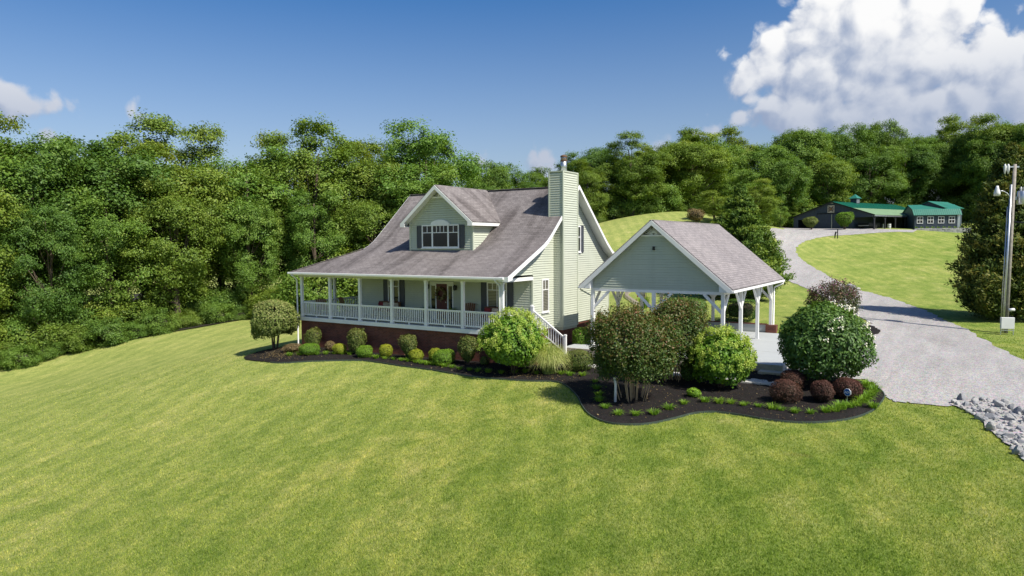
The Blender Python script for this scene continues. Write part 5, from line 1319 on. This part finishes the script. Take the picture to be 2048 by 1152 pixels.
rb = drape('gravel', rough_edge(catmull(RK, 4, True), .04, 2), .5, .05, M['gravel']); tag(rb, 'small broken stone between the loose rocks', 'gravel', None, 'stuff')
o = link('rock', RKM[1]); o.location = (10.6, 41.9, h1(10.6, 41.9)+.15); o.scale = (.55, .35, .32); tag(o, 'tan boulder at the edge of the curving driveway', 'rock')
o = link('rock', RKM[2]); o.location = (11.2, 41.3, h1(11.2, 41.3)+.08); o.scale = (.3, .25, .18); tag(o, 'smaller stone beside the tan boulder at the driveway', 'rock')
heap = drape('gravel', rough_edge(catmull([(-3.2, 71), (-1.5, 72.5), (-1.6, 77), (-2.9, 80), (-4.6, 78), (-4.5, 73)], 5, True), .1, 3), .6, .06, M['gravel'], 6, .18); tag(heap, 'heap of pale broken stone beside the upper driveway', 'gravel', None, 'stuff')

# ================================================================== WOODS
TREES = [(-46.8, -5.5, -4.88, 15.3, 0), (-44.3, -1.2, -4.38, 11.8, 0), (-44.3, 4.0, -3.79, 13.5, 0), (-41.5, 8.3, -3.21, 13.6, 0), (-39.4, 14.8, -2.73, 12.0, 0), (-36.0, 19.8, -2.24, 12.5, 0), (-32.5, 25.1, -1.45, 11.9, 0), (-29.0, 29.2, -0.55, 13.7, 0), (-51.5, -4.2, -5.16, 20.0, 1), (-50.1, 1.1, -4.63, 18.5, 1), (-47.4, 5.7, -4.01, 18.3, 1), (-46.2, 11.1, -3.58, 17.9, 1), (-43.8, 17.5, -3.0, 18.1, 1), (-40.3, 23.5, -2.21, 19.1, 1), (-36.2, 27.7, -1.35, 16.8, 1), (-32.1, 31.6, -0.37, 18.4, 1), (-58.5, 0.5, -5.84, 23.2, 2), (-55.9, 6.7, -5.19, 20.5, 2), (-52.8, 11.9, -4.5, 20.7, 2), (-50.8, 19.5, -3.81, 19.8, 2), (-45.9, 25.5, -2.65, 19.7, 2), (-40.6, 31.5, -1.25, 16.9, 2), (-34.9, 36.6, 0.32, 17.6, 2), (-45.3, 61.2, 2.07, 11.5, 3), (-39.1, 68.4, 4.54, 9.8, 3), (-32.6, 74.6, 7.04, 10.4, 3), (-27.3, 82.5, 8.69, 9.5, 3), (-22.2, 92.6, 9.13, 12.9, 3), (-14.5, 99.2, 8.2, 10.2, 3), (-9.9, 112.2, 7.32, 15.0, 3), (-3.7, 121.7, 7.2, 15.1, 3), (3.7, 131.7, 7.54, 16.2, 3), (10.2, 138.2, 8.06, 16.0, 3), (16.5, 142.0, 8.57, 15.8, 3), (23.2, 134.2, 8.18, 16.3, 3), (29.2, 129.4, 7.81, 13.8, 3), (-48.4, 68.4, 1.57, 16.0, 4), (-42.1, 74.9, 3.89, 12.4, 4), (-35.7, 81.1, 6.32, 14.1, 4), (-29.7, 88.5, 8.05, 13.6, 4), (-25.5, 97.5, 8.07, 16.5, 4), (-20.6, 104.4, 7.68, 17.9, 4), (-13.8, 112.3, 7.27, 17.2, 4), (-8.7, 124.6, 7.02, 21.4, 4), (-1.5, 132.7, 7.35, 20.7, 4), (4.6, 140.8, 7.91, 21.3, 4), (12.1, 144.5, 8.51, 18.7, 4), (18.9, 145.5, 8.93, 20.3, 4), (24.4, 138.9, 8.63, 20.4, 4), (30.6, 136.3, 8.56, 19.2, 4), (-50.4, 74.5, 0.92, 17.4, 5), (-44.0, 81.4, 3.16, 15.6, 5), (-37.0, 87.7, 5.71, 15.2, 5), (-29.6, 96.6, 7.36, 14.5, 5), (-24.7, 108.0, 6.91, 18.8, 5), (-18.5, 113.4, 7.0, 19.4, 5), (-11.8, 127.8, 6.79, 20.9, 5), (-5.5, 137.1, 7.19, 21.8, 5), (2.1, 145.9, 7.96, 22.7, 5), (9.5, 151.6, 8.74, 19.8, 5), (18.0, 155.6, 9.57, 20.9, 5), (24.6, 146.2, 9.27, 20.3, 5), (30.9, 145.5, 9.48, 18.3, 5)]
VAR = [tree_variant(11, 16, 9.5, .10, M['leaf_mid']), tree_variant(12, 16, 8.6, .08, M['leaf_yel'], shape=1.3), tree_variant(13, 16, 10.0, .12, M['leaf_dark']),
       tree_variant(14, 16, 8.0, .05, M['leaf_mid'], nl=38, shape=.7), tree_variant(15, 16, 9.2, .06, M['leaf_yel'], nl=40), tree_variant(16, 16, 9.0, .14, M['leaf_dark'], shape=.6),
       tree_variant(17, 16, 8.8, .08, M['leaf_mid'], nl=30, shape=1.5)]
BASEW = [9.5, 8.6, 10, 8, 9.2, 9, 8.8]
LAB = {0: ('leafy tree at the front edge of left wood', 'front trees of the left wood'),
       1: ('tall tree in second row of left wood', 'second row trees of the left wood'),
       2: ('tree top at the back of left wood', 'back trees of the left wood'),
       3: ('leafy tree at front edge of far wood', 'front trees of the far wood'),
       4: ('tall tree in second row of far wood', 'middle trees of the far wood'),
       5: ('tree top at the back of far wood', 'back trees of the far wood')}
rt = random.Random(21)
def put_tree(x, y, h, w, v, label, group, name='tree', sink=0):
    cm, tm = VAR[v]
    t = thing(name, label, 'tree', (x, y, h1(x, y)-sink), rt.uniform(0, 6.28), group)
    s = h*1.05/16.0; sw_ = w/BASEW[v]
    t.scale = (sw_, sw_, s)
    link('trunk', tm, t); link('crown', cm, t)
    return t
ORD = ['first', 'second', 'third', 'fourth', 'fifth', 'sixth', 'seventh', 'eighth', 'ninth', 'tenth', 'eleventh', 'twelfth', 'thirteenth', 'fourteenth', 'fifteenth', 'sixteenth', 'seventeenth', 'eighteenth', 'nineteenth', 'twentieth', 'twenty-first', 'twenty-second', 'twenty-third', 'twenty-fourth']
seen = {}
for i, (x, y, g, h, row) in enumerate(TREES):
    v = rt.randrange(7)
    left = row < 3
    if not left and rt.random() < .5: v = rt.choice((2, 5, 0))
    w = (rt.uniform(7.6, 9.6)*(1.0 if row == 0 else 1.18) if left else rt.uniform(9.5, 12.0))*min(1.15, max(.8, h/15))
    lab, grp = LAB[row]
    k = seen.get(row, 0); seen[row] = k+1
    put_tree(x, y, h, w, v, f'{lab}, {ORD[k]} from the picture left', grp)
# trees that the picture singles out
put_tree(-20.6, 91.2, 14.2, 12.5, 1, 'big round crowned tree with bare trunk standing forward on the field edge', None)
put_tree(-27.0, 80.0, 12.8, 11, 4, 'yellow green spreading tree left of the big field tree', None)
put_tree(-10.5, 70.5, 4.2, 5.2, 4, 'small pale green tree behind the carport cedar, left one', None, 'small_tree')
put_tree(-6.0, 76.0, 6.8, 6.2, 1, 'bushy young green tree rising behind the carport cedar', None, 'small_tree')
put_tree(-7.0, 96.5, 3.9, 3.0, 6, 'slender young tree on the grass left of the barn', None, 'small_tree')
put_tree(-12.5, 101.0, 3.6, 3.6, 1, 'small yellowish tree on the grass farther left of the barn', None, 'small_tree')
put_tree(-9.5, 112.5, 5.0, 5.5, 1, 'small bushy tree just behind the left end of barn', None, 'small_tree')
# understory at the wood edges
def bush_mesh(seed, mat):
    rg = np.random.default_rng(seed); P, Nn, rnd, Lc = crown_leaves(rg, 3.4, 4.4, -.15, 24, 14, 52, .22, .6, .8, .40)
    k = P[:, 2] > -.1
    return leafmesh('foliage', P[k], Nn[k], .135*rg.uniform(.7, 1.4, k.sum()), .6, rnd[k], mat, seed=seed)
UV = [bush_mesh(60+k, M[('leaf_mid', 'leaf_yel', 'leaf_dark')[k]]) for k in range(3)]
UC = core_mesh('twigs', 61, 4.0, 3.0, M['twig'], k=.5)
def understory(lst, lab, grp, sc):
    for i, (x, y, g, h) in enumerate(lst):
        t = thing('bush', f'{lab}, {ORD[i]} from the left', 'bush', (x, y, h1(x, y)-.25), rt.uniform(0, 6.28), grp); s = h/3.2*sc; t.scale = (s*rt.uniform(.9, 1.3), s*rt.uniform(.9, 1.2), s)
        link('foliage', UV[rt.randrange(3)], t); link('twigs', UC, t)
understory([(-43.3, -5.8, 0, 3.1), (-41.8, -4.4, 0, 2.6), (-42.2, -2.3, 0, 2.2), (-42.0, -0.2, 0, 3.0), (-40.6, 1.8, 0, 3.3), (-40.5, 3.7, 0, 2.3), (-39.9, 5.6, 0, 3.3), (-40.1, 8.1, 0, 2.4), (-39.4, 10.9, 0, 3.0), (-38.7, 13.0, 0, 2.0), (-36.1, 14.3, 0, 3.7), (-34.2, 15.2, 0, 3.2), (-32.2, 16.2, 0, 2.9), (-30.5, 17.1, 0, 3.3), (-29.0, 18.8, 0, 2.7), (-27.0, 20.4, 0, 2.6), (-25.4, 22.7, 0, 4.2), (-24.0, 25.4, 0, 3.5), (-22.5, 27.2, 0, 3.3)], 'wild bush at the foot of left wood', 'bushes along the left wood', .68)
understory([(-37.4, 70.5, 5.24, 1.6), (-34.9, 72.8, 6.22, 2.8), (-31.6, 74.3, 7.3, 2.0), (-28.4, 78.8, 8.35, 1.7), (-25.4, 82.3, 8.99, 2.3), (-23.0, 88.8, 9.39, 1.9), (-20.2, 92.0, 9.26, 2.3), (-17.0, 96.3, 8.65, 2.2), (-13.5, 98.0, 8.2, 2.3), (-10.7, 106.7, 7.55, 2.6), (-8.1, 114.2, 7.27, 3.0), (-5.2, 117.3, 7.22, 3.2), (-2.2, 122.8, 7.23, 1.9), (1.6, 126.3, 7.34, 2.5), (5.5, 129.9, 7.53, 2.5), (8.6, 132.3, 7.71, 3.1), (11.8, 135.4, 7.97, 1.6), (16.0, 138.6, 8.31, 2.8), (19.0, 136.8, 8.28, 1.9), (22.1, 131.1, 7.88, 1.7), (24.8, 127.8, 7.6, 3.1), (27.8, 128.7, 7.72, 1.6), (30.3, 126.1, 7.47, 3.3), (34.0, 125.8, 7.48, 3.3)], 'wild bush at the foot of far wood', 'bushes along the far wood', 1.3)
rg = np.random.default_rng(91)
LOW1 = [(x-rt.uniform(2.5, 5), y+rt.uniform(-1.5, 2.5), 0, rt.uniform(2.4, 4.2)) for (x, y, g, h) in [(-43.3, -5.8, 0, 3.1), (-41.8, -4.4, 0, 2.6), (-42.2, -2.3, 0, 2.2), (-42.0, -0.2, 0, 3.0), (-40.6, 1.8, 0, 3.3), (-40.5, 3.7, 0, 2.3), (-39.9, 5.6, 0, 3.3), (-40.1, 8.1, 0, 2.4), (-39.4, 10.9, 0, 3.0), (-38.7, 13.0, 0, 2.0), (-36.1, 14.3, 0, 3.7), (-34.2, 15.2, 0, 3.2), (-32.2, 16.2, 0, 2.9), (-30.5, 17.1, 0, 3.3), (-29.0, 18.8, 0, 2.7), (-27.0, 20.4, 0, 2.6), (-25.4, 22.7, 0, 4.2), (-24.0, 25.4, 0, 3.5), (-22.5, 27.2, 0, 3.3)]]
understory(LOW1, 'taller wild bush just inside left wood', 'bushes inside the left wood', 1.0)
understory([(-31.5, 16.5, 0, 3.9), (-30.0, 19.2, 0, 4.4), (-28.4, 22.3, 0, 4.2), (-26.8, 25.4, 0, 4.6), (-25.4, 28.6, 0, 4.4)], 'tall wild bush at the wood edge seen through the side porch', 'bushes behind the side porch', 1.15)
LOW2 = [(x-rt.uniform(0, 2), y+rt.uniform(2, 5), 0, rt.uniform(3, 5)) for (x, y, g, h) in [(-37.4, 70.5, 5.24, 1.6), (-34.9, 72.8, 6.22, 2.8), (-31.6, 74.3, 7.3, 2.0), (-28.4, 78.8, 8.35, 1.7), (-25.4, 82.3, 8.99, 2.3), (-23.0, 88.8, 9.39, 1.9), (-20.2, 92.0, 9.26, 2.3), (-17.0, 96.3, 8.65, 2.2), (-13.5, 98.0, 8.2, 2.3), (-10.7, 106.7, 7.55, 2.6), (-8.1, 114.2, 7.27, 3.0), (-5.2, 117.3, 7.22, 3.2), (-2.2, 122.8, 7.23, 1.9), (1.6, 126.3, 7.34, 2.5), (5.5, 129.9, 7.53, 2.5), (8.6, 132.3, 7.71, 3.1), (11.8, 135.4, 7.97, 1.6), (16.0, 138.6, 8.31, 2.8), (19.0, 136.8, 8.28, 1.9), (22.1, 131.1, 7.88, 1.7), (24.8, 127.8, 7.6, 3.1), (27.8, 128.7, 7.72, 1.6), (30.3, 126.1, 7.47, 3.3), (34.0, 125.8, 7.48, 3.3)]]
understory(LOW2, 'taller wild bush just inside far wood', 'bushes inside the far wood', 1.3)

# ================================================================== CEDARS
def cedar(loc, h, w, seed, mat, label, **kw):
    t = thing('cedar_tree', label, 'tree', (loc[0], loc[1], h1(*loc)))
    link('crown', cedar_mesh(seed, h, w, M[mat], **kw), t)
    MB().tube([(0, 0, -.4), (.1, 0, h*.5), (0, .05, h*.93)], [.022*h, .014*h, .02], 9).build('trunk', M['trunk'], t, True)
    mb = MB(); rr = random.Random(seed)
    for k in range(26):
        z = h*(.06+.8*k/26); a = rr.uniform(0, 6.28); l_ = w*.36*(1-z/h)**.7
        mb.tube([(0, 0, z), (l_*math.cos(a), l_*math.sin(a), z+l_*.18)], [.045, .012], 5)
    mb.build('branches', M['trunk'], t)
cedar((3.9, 29.0), 9.4, 8.0, 3, 'leaf_cedar', 'big bushy cedar standing behind the carport roof', n_br=520, nf=150, leaf=.23)
cedar((21.6, 28.3), 11.8, 6.8, 8, 'leaf_cedar2', 'tall dark bronze green cedar behind the utility pole', n_br=560, nf=160, leaf=.23, expo=.72)
make_shrub('spreading_bush', 'low tan brown spreading bush on the field behind carport roof', 'bush', (-12.2, 67.5, h1(-12.2, 67.5)), 3.6, 2.2, 201, 2600, .17, 'leaf_tan', vase=.5, lump=1.8, depth=.6, stems=3)

# ================================================================== SHRUBS
def S(name, label, x, y, w, h, seed, n, leaf, mat, dz=.03, **kw):
    return make_shrub(name, label, 'shrub', (x, y, h1(x, y)+dz), w, h, seed, n, leaf, mat, **kw)
S('round_shrub', 'large round olive green shrub at the left corner of the porch', -15.95, -1.15, 3.45, 3.25, 301, 15000, .115, 'leaf_olive', zb=.35, lump=1.3, square=2.1, stems=4, rnd_top=.5)
for k, (x, y, w, h, l) in enumerate(((-12.85, -.80, 1.25, 1.37, 'clipped olive green shrub against the brick, leftmost by the downspout'), (-9.40, -.80, 1.32, 1.55, 'clipped olive shrub against brick, second from the downspout'), (-5.50, -.80, 1.22, 1.41, 'mushroom shaped shrub against the brick, third from the downspout'), (-1.62, -.80, 1.22, 1.51, 'dark flat topped shrub against the brick beside the hydrangea'))):
    S('foundation_shrub', l, x, y, w, h, 310+k, 5200, .065, 'leaf_priv', vase=.5 if k < 2 else .78, square=2.6, lump=1.4, depth=.4, stems=4, group='clipped shrubs against the brick', rnd_top=.5)
for k, (x, y, w, h, mt_, l) in enumerate((
        (-11.95, -1.95, 1.20, .66, 'leaf_box', 'wide low green boxwood at the left end of the bed'), (-10.35, -1.15, .76, .62, 'leaf_gold', 'small yellow green ball shrub beside the tan shrub'),
        (-8.30, -1.25, .92, .68, 'leaf_box', 'green boxwood ball below the second brick side shrub'), (-7.20, -.75, .78, .72, 'leaf_gold', 'pale yellow shrub against brick between two clipped shrubs'),
        (-4.85, -1.0, .80, .66, 'leaf_gold', 'yellow green ball shrub in front of mushroom shaped shrub'), (-3.78, -.75, .70, .74, 'leaf_gold', 'golden shrub tucked behind the larger boxwood'),
        (-2.92, -1.10, 1.20, .80, 'leaf_box', 'largest dark green boxwood ball in the porch bed'))):
    S('boxwood', l, x, y, w, h, 330+k, 4200, .052, mt_, square=2.5, lump=.75, depth=.25, group='low ball shrubs in the porch bed', rnd_top=.45)
S('dry_shrub', 'small tan dry shrub between boxwoods at the brick wall', -11.55, -.75, .72, .62, 351, 1800, .05, 'leaf_tan', lump=.8)
S('dry_shrub', 'low tan withered plant at the foot of the olive shrub', -13.6, -1.6, 1.5, .55, 352, 2200, .07, 'leaf_tan', lump=1.4, depth=.5)
S('small_shrub', 'tiny dark green shrub beside the hydrangea base', -.75, -.65, .50, .52, 353, 1200, .05, 'leaf_priv', lump=1.2)

def hydrangea(label, x, y, w, h, seed, n, nb):
    t = S('hydrangea', label, x, y, w, h, seed, n, .135, 'leaf_lime', lump=1.0, square=2.1, depth=.3, aspect=.7, stems=5)
    rg = np.random.default_rng(seed); f = lumps(rg)
    d = unit(rg, nb); d = d[(d[:, 2] > -.15)]; d = d/np.linalg.norm(d, axis=1, keepdims=True)
    c = d*(1.06+.05*rg.uniform(size=len(d)))[:, None]; c = np.stack([c[:, 0]*w/2, c[:, 1]*w/2, (c[:, 2]+1)*.5*h], 1); kk = 60
    P = np.repeat(c, kk, 0)+rg.normal(size=(len(c)*kk, 3))*np.array([.055, .055, .075])+np.repeat(d, kk, 0)*.03
    Nn = np.repeat(d, kk, 0)+rg.normal(size=P.shape)*.8
    rnd = .5+np.repeat(.22*(d[:, 2]-.3)+rg.normal(size=len(c))*.15, kk)+rg.normal(size=len(P))*.15
    link('blooms', leafmesh('blooms', P, Nn, .055, .9, rnd, M['bloom_lime'], seed=seed), t)
hydrangea('large lime green hydrangea in bloom at the porch corner by stairs', 1.40, -1.35, 2.9, 2.85, 361, 9000, 330)
hydrangea('lime green hydrangea in bloom in front of the carport posts', 10.80, -.15, 2.3, 2.35, 362, 8000, 230)
og = thing('ornamental_grass', 'fountain of pale arching ornamental grass by the stair foot', 'grass clump', (2.98, -.75, h1(2.98, -.75)+.03))
link('blades', blades_mesh('blades', 5, 3200, 2.05, 1.0, .012, M['leaf_grass'], 1.0, 7, .30), og)
S('round_shrub', 'rounded green and brown clipped shrub right of ornamental grass', 4.10, .15, 1.35, 1.02, 364, 5200, .058, 'leaf_priv', square=2.6, lump=.6, rnd_top=.5)
S('corner_shrub', 'upright green shrub at the foot of the chimney', 1.95, 4.6, 1.0, 1.25, 365, 3600, .065, 'leaf_box', square=2.8, lump=.6)
S('dark_shrub', 'dark green shrub between crape myrtle and front hydrangea', 9.35, .35, 1.05, 1.0, 366, 3600, .075, 'leaf_gard', lump=.8)
S('small_shrub', 'small bright green bushlet alone in the mulch below front hydrangea', 10.25, -1.95, .62, .42, 367, 700, .09, 'leaf_tuft', lump=1.5, depth=.5)

def crape(name, label, x, y, w, h, zb_, seed, nl, nc, nf, mat, leaf=.115, nst=14):
    t = thing(name, label, 'shrub', (x, y, h1(x, y)+.03))
    rg = np.random.default_rng(seed)
    # upright plumes: clumps along many rising shoots
    nsh = nl*nc
    d = unit(rg, nsh); d[:, 2] = np.abs(d[:, 2])*1.25-.35; d /= np.linalg.norm(d, axis=1, keepdims=True)
    f = lumps(rg)
    r = rg.uniform(.55, 1, nsh)**.6
    c = d*(r*(1+f(d)*1.2))[:, None]
    tt = np.clip((c[:, 2]+.35)/1.35, 0, 1)
    nar = 1-.34*(1-tt)**1.6
    cx = np.stack([c[:, 0]*w/2*nar, c[:, 1]*w/2*nar, zb_+(h-zb_)*tt], 1)
    P = np.repeat(cx, nf, 0)+rg.normal(size=(nsh*nf, 3))*np.array([.12, .12, .17])
    Nn = np.repeat(d, nf, 0)*.7+rg.normal(size=P.shape)*.6+np.array([0, 0, .3])
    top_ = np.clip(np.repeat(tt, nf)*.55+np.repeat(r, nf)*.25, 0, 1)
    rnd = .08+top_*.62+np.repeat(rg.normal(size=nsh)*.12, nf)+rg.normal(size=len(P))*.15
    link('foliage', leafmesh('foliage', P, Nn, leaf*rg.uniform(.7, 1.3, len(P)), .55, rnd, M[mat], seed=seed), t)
    rr = random.Random(seed)
    for k in range(nst):
        a = rr.uniform(0, 6.28); r0 = rr.uniform(.1, 1.0)*w*.15; r1 = rr.uniform(.1, .85)*w*.36; zt_ = zb_+(h-zb_)*rr.uniform(.45, .75); a2 = a+rr.uniform(-.5, .5)
        p0 = (r0*math.cos(a), r0*math.sin(a), -.1); p1 = (r0*1.5*math.cos(a), r0*1.5*math.sin(a), zb_*.6); p2 = (r1*.65*math.cos(a2), r1*.65*math.sin(a2), zb_*1.15); p3 = (r1*math.cos(a2), r1*math.sin(a2), zt_)
        b = rr.uniform(.015, .026); MB().tube([p0, p1, p2, p3], [b, b*.9, b*.7, .012], 7).build('stem', M['crape_bark'], t, True)
    return t
crape('crape_myrtle', 'large bronze tinged crape myrtle with many bare tan stems', 8.30, -3.35, 3.55, 3.50, 1.15, 371, 48, 16, 40, 'leaf_crape', .10, 22)
crape('crape_myrtle', 'bronze tinged crape myrtle behind the larger one, before the carport', 8.65, .10, 2.9, 3.40, 1.05, 372, 42, 15, 40, 'leaf_crape', .10, 22)
crape('purple_crape_myrtle', 'crape myrtle with purple pink flower plumes beside the driveway', 12.2, 19.4, 3.6, 2.5, .3, 373, 24, 13, 34, 'leaf_purple', .12, 8)

g_ = S('gardenia_bush', 'big rounded glossy green bush with white flowers beside driveway', 14.35, 1.95, 3.55, 3.42, 381, 19000, .15, 'leaf_gard', zb=-.1, lump=1.05, square=2.15, aspect=.45, stems=5, rnd_top=.45, depth=.28)
rg = np.random.default_rng(382); d = unit(rg, 400); d = d[(d[:, 0] > .15) & (d[:, 2] > -.1)][:34]
c = d*np.array([3.55/2*1.01, 3.55/2*1.01, 1.76])+np.array([0, 0, 1.66])
fm = leafmesh('flower', rg.normal(size=(9, 3))*.035, rg.normal(size=(9, 3))*.5+np.array([.6, -.3, .7]), .085, .9, rg.uniform(size=9), M['flower_white'], seed=382)
for p_ in c:
    o = link('flower', fm, g_); o.location = tuple(p_)
for k, (x, y, w, h, l) in enumerate(((13.50, -1.20, 1.16, .94, 'maroon barberry ball, leftmost of the front three'), (14.72, -.60, 1.00, .83, 'maroon barberry ball, middle of the front three'), (15.50, .15, 1.06, .84, 'maroon barberry ball behind the blue yard sign'), (13.42, .55, .95, .86, 'maroon barberry ball half hidden beside the garden steps'))):
    S('barberry', l, x, y, w, h, 390+k, 5200, .045, 'leaf_barb', square=2.4, lump=.85, depth=.28, group='maroon barberry balls', rnd_top=.6)
for k, (x, y, l) in enumerate(((3.35, 17.3, 'dark clipped hedge block behind the carport, left one'), (7.35, 16.0, 'dark clipped hedge block behind the carport posts, right one'))):
    S('hedge', l, x, y, 2.7-.3*k, 1.15+.25*k, 398+k, 7000, .075, 'leaf_gard', square=4, lump=.4, depth=.18, vase=.25*k)
S('vine', 'yellow flowering climber on the carport corner post', 3.0, 4.55, .55, 2.0, 405, 1300, .08, 'leaf_gold', dz=.3, lump=1.6, depth=.6)
tg = thing('garden_grass', 'tall blue green grass clump beside the curved garden wall', 'grass clump', (-.8, 20.2, h1(-.8, 20.2)))
link('blades', blades_mesh('blades', 9, 260, 1.2, .55, .02, M['leaf_tuft'], .5, 5, .25), tg)
S('vase_shrub', 'pale vase shaped shrub in front of the left barn door', -2.0, 96.2, 3.4, 2.3, 410, 4200, .14, 'leaf_olive', vase=.78, lump=1.0, stems=5)
S('vase_shrub', 'bright green vase shaped shrub in front of the right barn door', 2.9, 97.6, 3.9, 3.0, 411, 5200, .14, 'leaf_box', vase=.75, lump=1.0, stems=5)
rr = random.Random(5)
for k in range(9):
    lx = .1+k*.82; a = R(20); x = 12.55+math.cos(a)*lx-math.sin(a)*(-.75); y = 104.9+math.sin(a)*lx+math.cos(a)*(-.75)
    t = thing('daylily', 'green strap leaved clump growing above the stone wall', 'plant', (x, y, 6.28), 0, 'clumps above the shed wall')
    link('blades', bpy.data.meshes.get('daylily_blades') or blades_mesh('daylily_blades', 19, 90, .62, .35, .03, M['leaf_tuft'], .7, 3, .15), t)

# liriope tufts along the bed edge
TUFTS = [(-12.88, -2.56), (-12.32, -2.29), (-11.75, -2.11), (-11.38, -1.85), (-11.0, -1.58), (-10.52, -1.39), (-10.07, -1.21), (-9.56, -1.14), (-8.01, -1.2), (-7.44, -1.25), (-6.8, -1.27), (-6.25, -1.2), (-5.66, -1.24), (-5.12, -1.3), (-4.6, -1.35), (-4.16, -1.43), (-3.71, -1.5), (-3.4, -1.4), (-2.99, -1.47), (-2.49, -1.62), (-1.99, -1.65), (-1.42, -1.76), (-0.85, -1.75), (-0.36, -1.77), (0.23, -1.75), (0.95, -1.68), (1.49, -1.38), (1.91, -1.12), (2.56, -1.16), (2.97, -0.91), (3.67, -0.83), (4.14, -0.84), (4.73, -0.7), (5.71, -1.5), (6.27, -2.49), (6.78, -3.37), (7.15, -4.09), (7.8, -4.88), (8.61, -5.51), (9.19, -5.28), (9.72, -4.87), (9.98, -4.02), (10.23, -3.09), (10.85, -2.49), (11.37, -2.39), (11.77, -2.27), (12.27, -2.31), (12.78, -2.27), (13.29, -2.3), (13.61, -2.35), (14.08, -2.39), (14.59, -2.28), (15.03, -1.88), (15.29, -1.64), (15.45, -1.24), (15.68, -1.01), (15.91, -0.65), (16.02, -0.14), (16.13, 0.38), (16.2, 0.88), (16.24, 1.38), (16.12, 1.84), (15.96, 2.06), (16.42, -0.69)]
TM = [blades_mesh('tuft', 40+k, 90, .27, .20, .009, M['leaf_tuft'], .85, 3, .09) for k in range(4)]
for i, (x, y) in enumerate(TUFTS):
    o = link('liriope_tuft', TM[i % 4]); o.location = (x, y, h1(x, y)+.06); o.rotation_euler = (0, 0, rr.uniform(0, 6.28)); s = rr.uniform(1.05, 1.5)*(1.3 if x > 15.2 else 1); o.scale = (s, s, s*.9)
    tag(o, 'small bright green grassy tuft in the black mulch', 'plant', 'grassy tufts along the bed')
# dry leaves scattered on the mulch
rg = np.random.default_rng(31)
X = np.concatenate([rg.uniform(-16, 16, 2600), rg.normal(-13.6, .9, 700), rg.normal(1.5, 1.6, 500)]); Y = np.concatenate([rg.uniform(-6, 2.4, 2600), rg.normal(-2.5, .6, 700), rg.normal(-1.5, .4, 500)])
k = inside(edge+back, X, Y); X, Y = X[k], Y[k]; n = len(X)
P = np.stack([X, Y, H(X, Y)+.115], 1); fl_ = link('fallen_leaves', leafmesh('fallen_leaves', P, rg.normal(size=(n, 3))*.35+np.array([0, 0, 1]), rg.uniform(.03, .075, n), .7, rg.uniform(size=n), M['leaf_tan'], seed=2)); tag(fl_, 'dry tan leaves scattered over the black mulch', 'leaves', None, 'stuff')

# ================================================================== GRASS BLADES of the near lawn
rg = np.random.default_rng(77)
NB = 560000
ang = rg.uniform(-R(38.5), R(38.5), NB)+YAW
dd = 12.5*(46/12.5)**rg.uniform(0, 1, NB)                       # denser towards the viewer's end of the lawn
X = CAM_LOC[0]+np.sin(ang)*dd/np.cos(ang-YAW); Y = CAM_LOC[1]+np.cos(ang)*dd/np.cos(ang-YAW)
bad = inside([tuple(a) for a in edge]+back, X, Y) | inside([(p[0], p[1]) for p in RK], X, Y) | inside(dpoly, X, Y) | ((X > -14.9) & (X < 12.6) & (Y > -.1) & (Y < 14.3))
bad |= rg.uniform(size=NB) < np.clip((dd-30)/16, 0, 1)           # thins out where blades get too small to see
X, Y = X[~bad], Y[~bad]; n = len(X)
Z = H(X, Y)
a = rg.uniform(0, 2*np.pi, n); hh_ = rg.uniform(.030, .062, n)*(1+.35*rg.normal(size=n)**2*.3); ww = rg.uniform(.004, .008, n)*(1+np.hypot(X-CAM_LOC[0], Y-CAM_LOC[1])/30)
ln = rg.uniform(.1, .9, n)*hh_; la = rg.uniform(0, 2*np.pi, n)
V = np.empty((n, 3, 3), np.float32)
V[:, 0] = np.stack([X-np.cos(a)*ww, Y-np.sin(a)*ww, Z-.004], 1); V[:, 1] = np.stack([X+np.cos(a)*ww, Y+np.sin(a)*ww, Z-.004], 1)
V[:, 2] = np.stack([X+np.cos(la)*ln, Y+np.sin(la)*ln, Z+hh_], 1)
me = bpy.data.meshes.new('grass'); me.vertices.add(3*n); me.vertices.foreach_set('co', V.reshape(-1))
me.loops.add(3*n); me.loops.foreach_set('vertex_index', np.arange(3*n, dtype=np.int32)); me.polygons.add(n); me.polygons.foreach_set('loop_start', np.arange(0, 3*n, 3, dtype=np.int32))
at = me.attributes.new('rnd', 'FLOAT', 'POINT'); at.data.foreach_set('value', np.repeat(rg.uniform(size=n), 3).astype(np.float32)); me.materials.append(M['blade']); me.update(calc_edges=True)
gr = link('grass', me); tag(gr, 'short mown grass blades of the front lawn', 'grass', None, 'stuff')
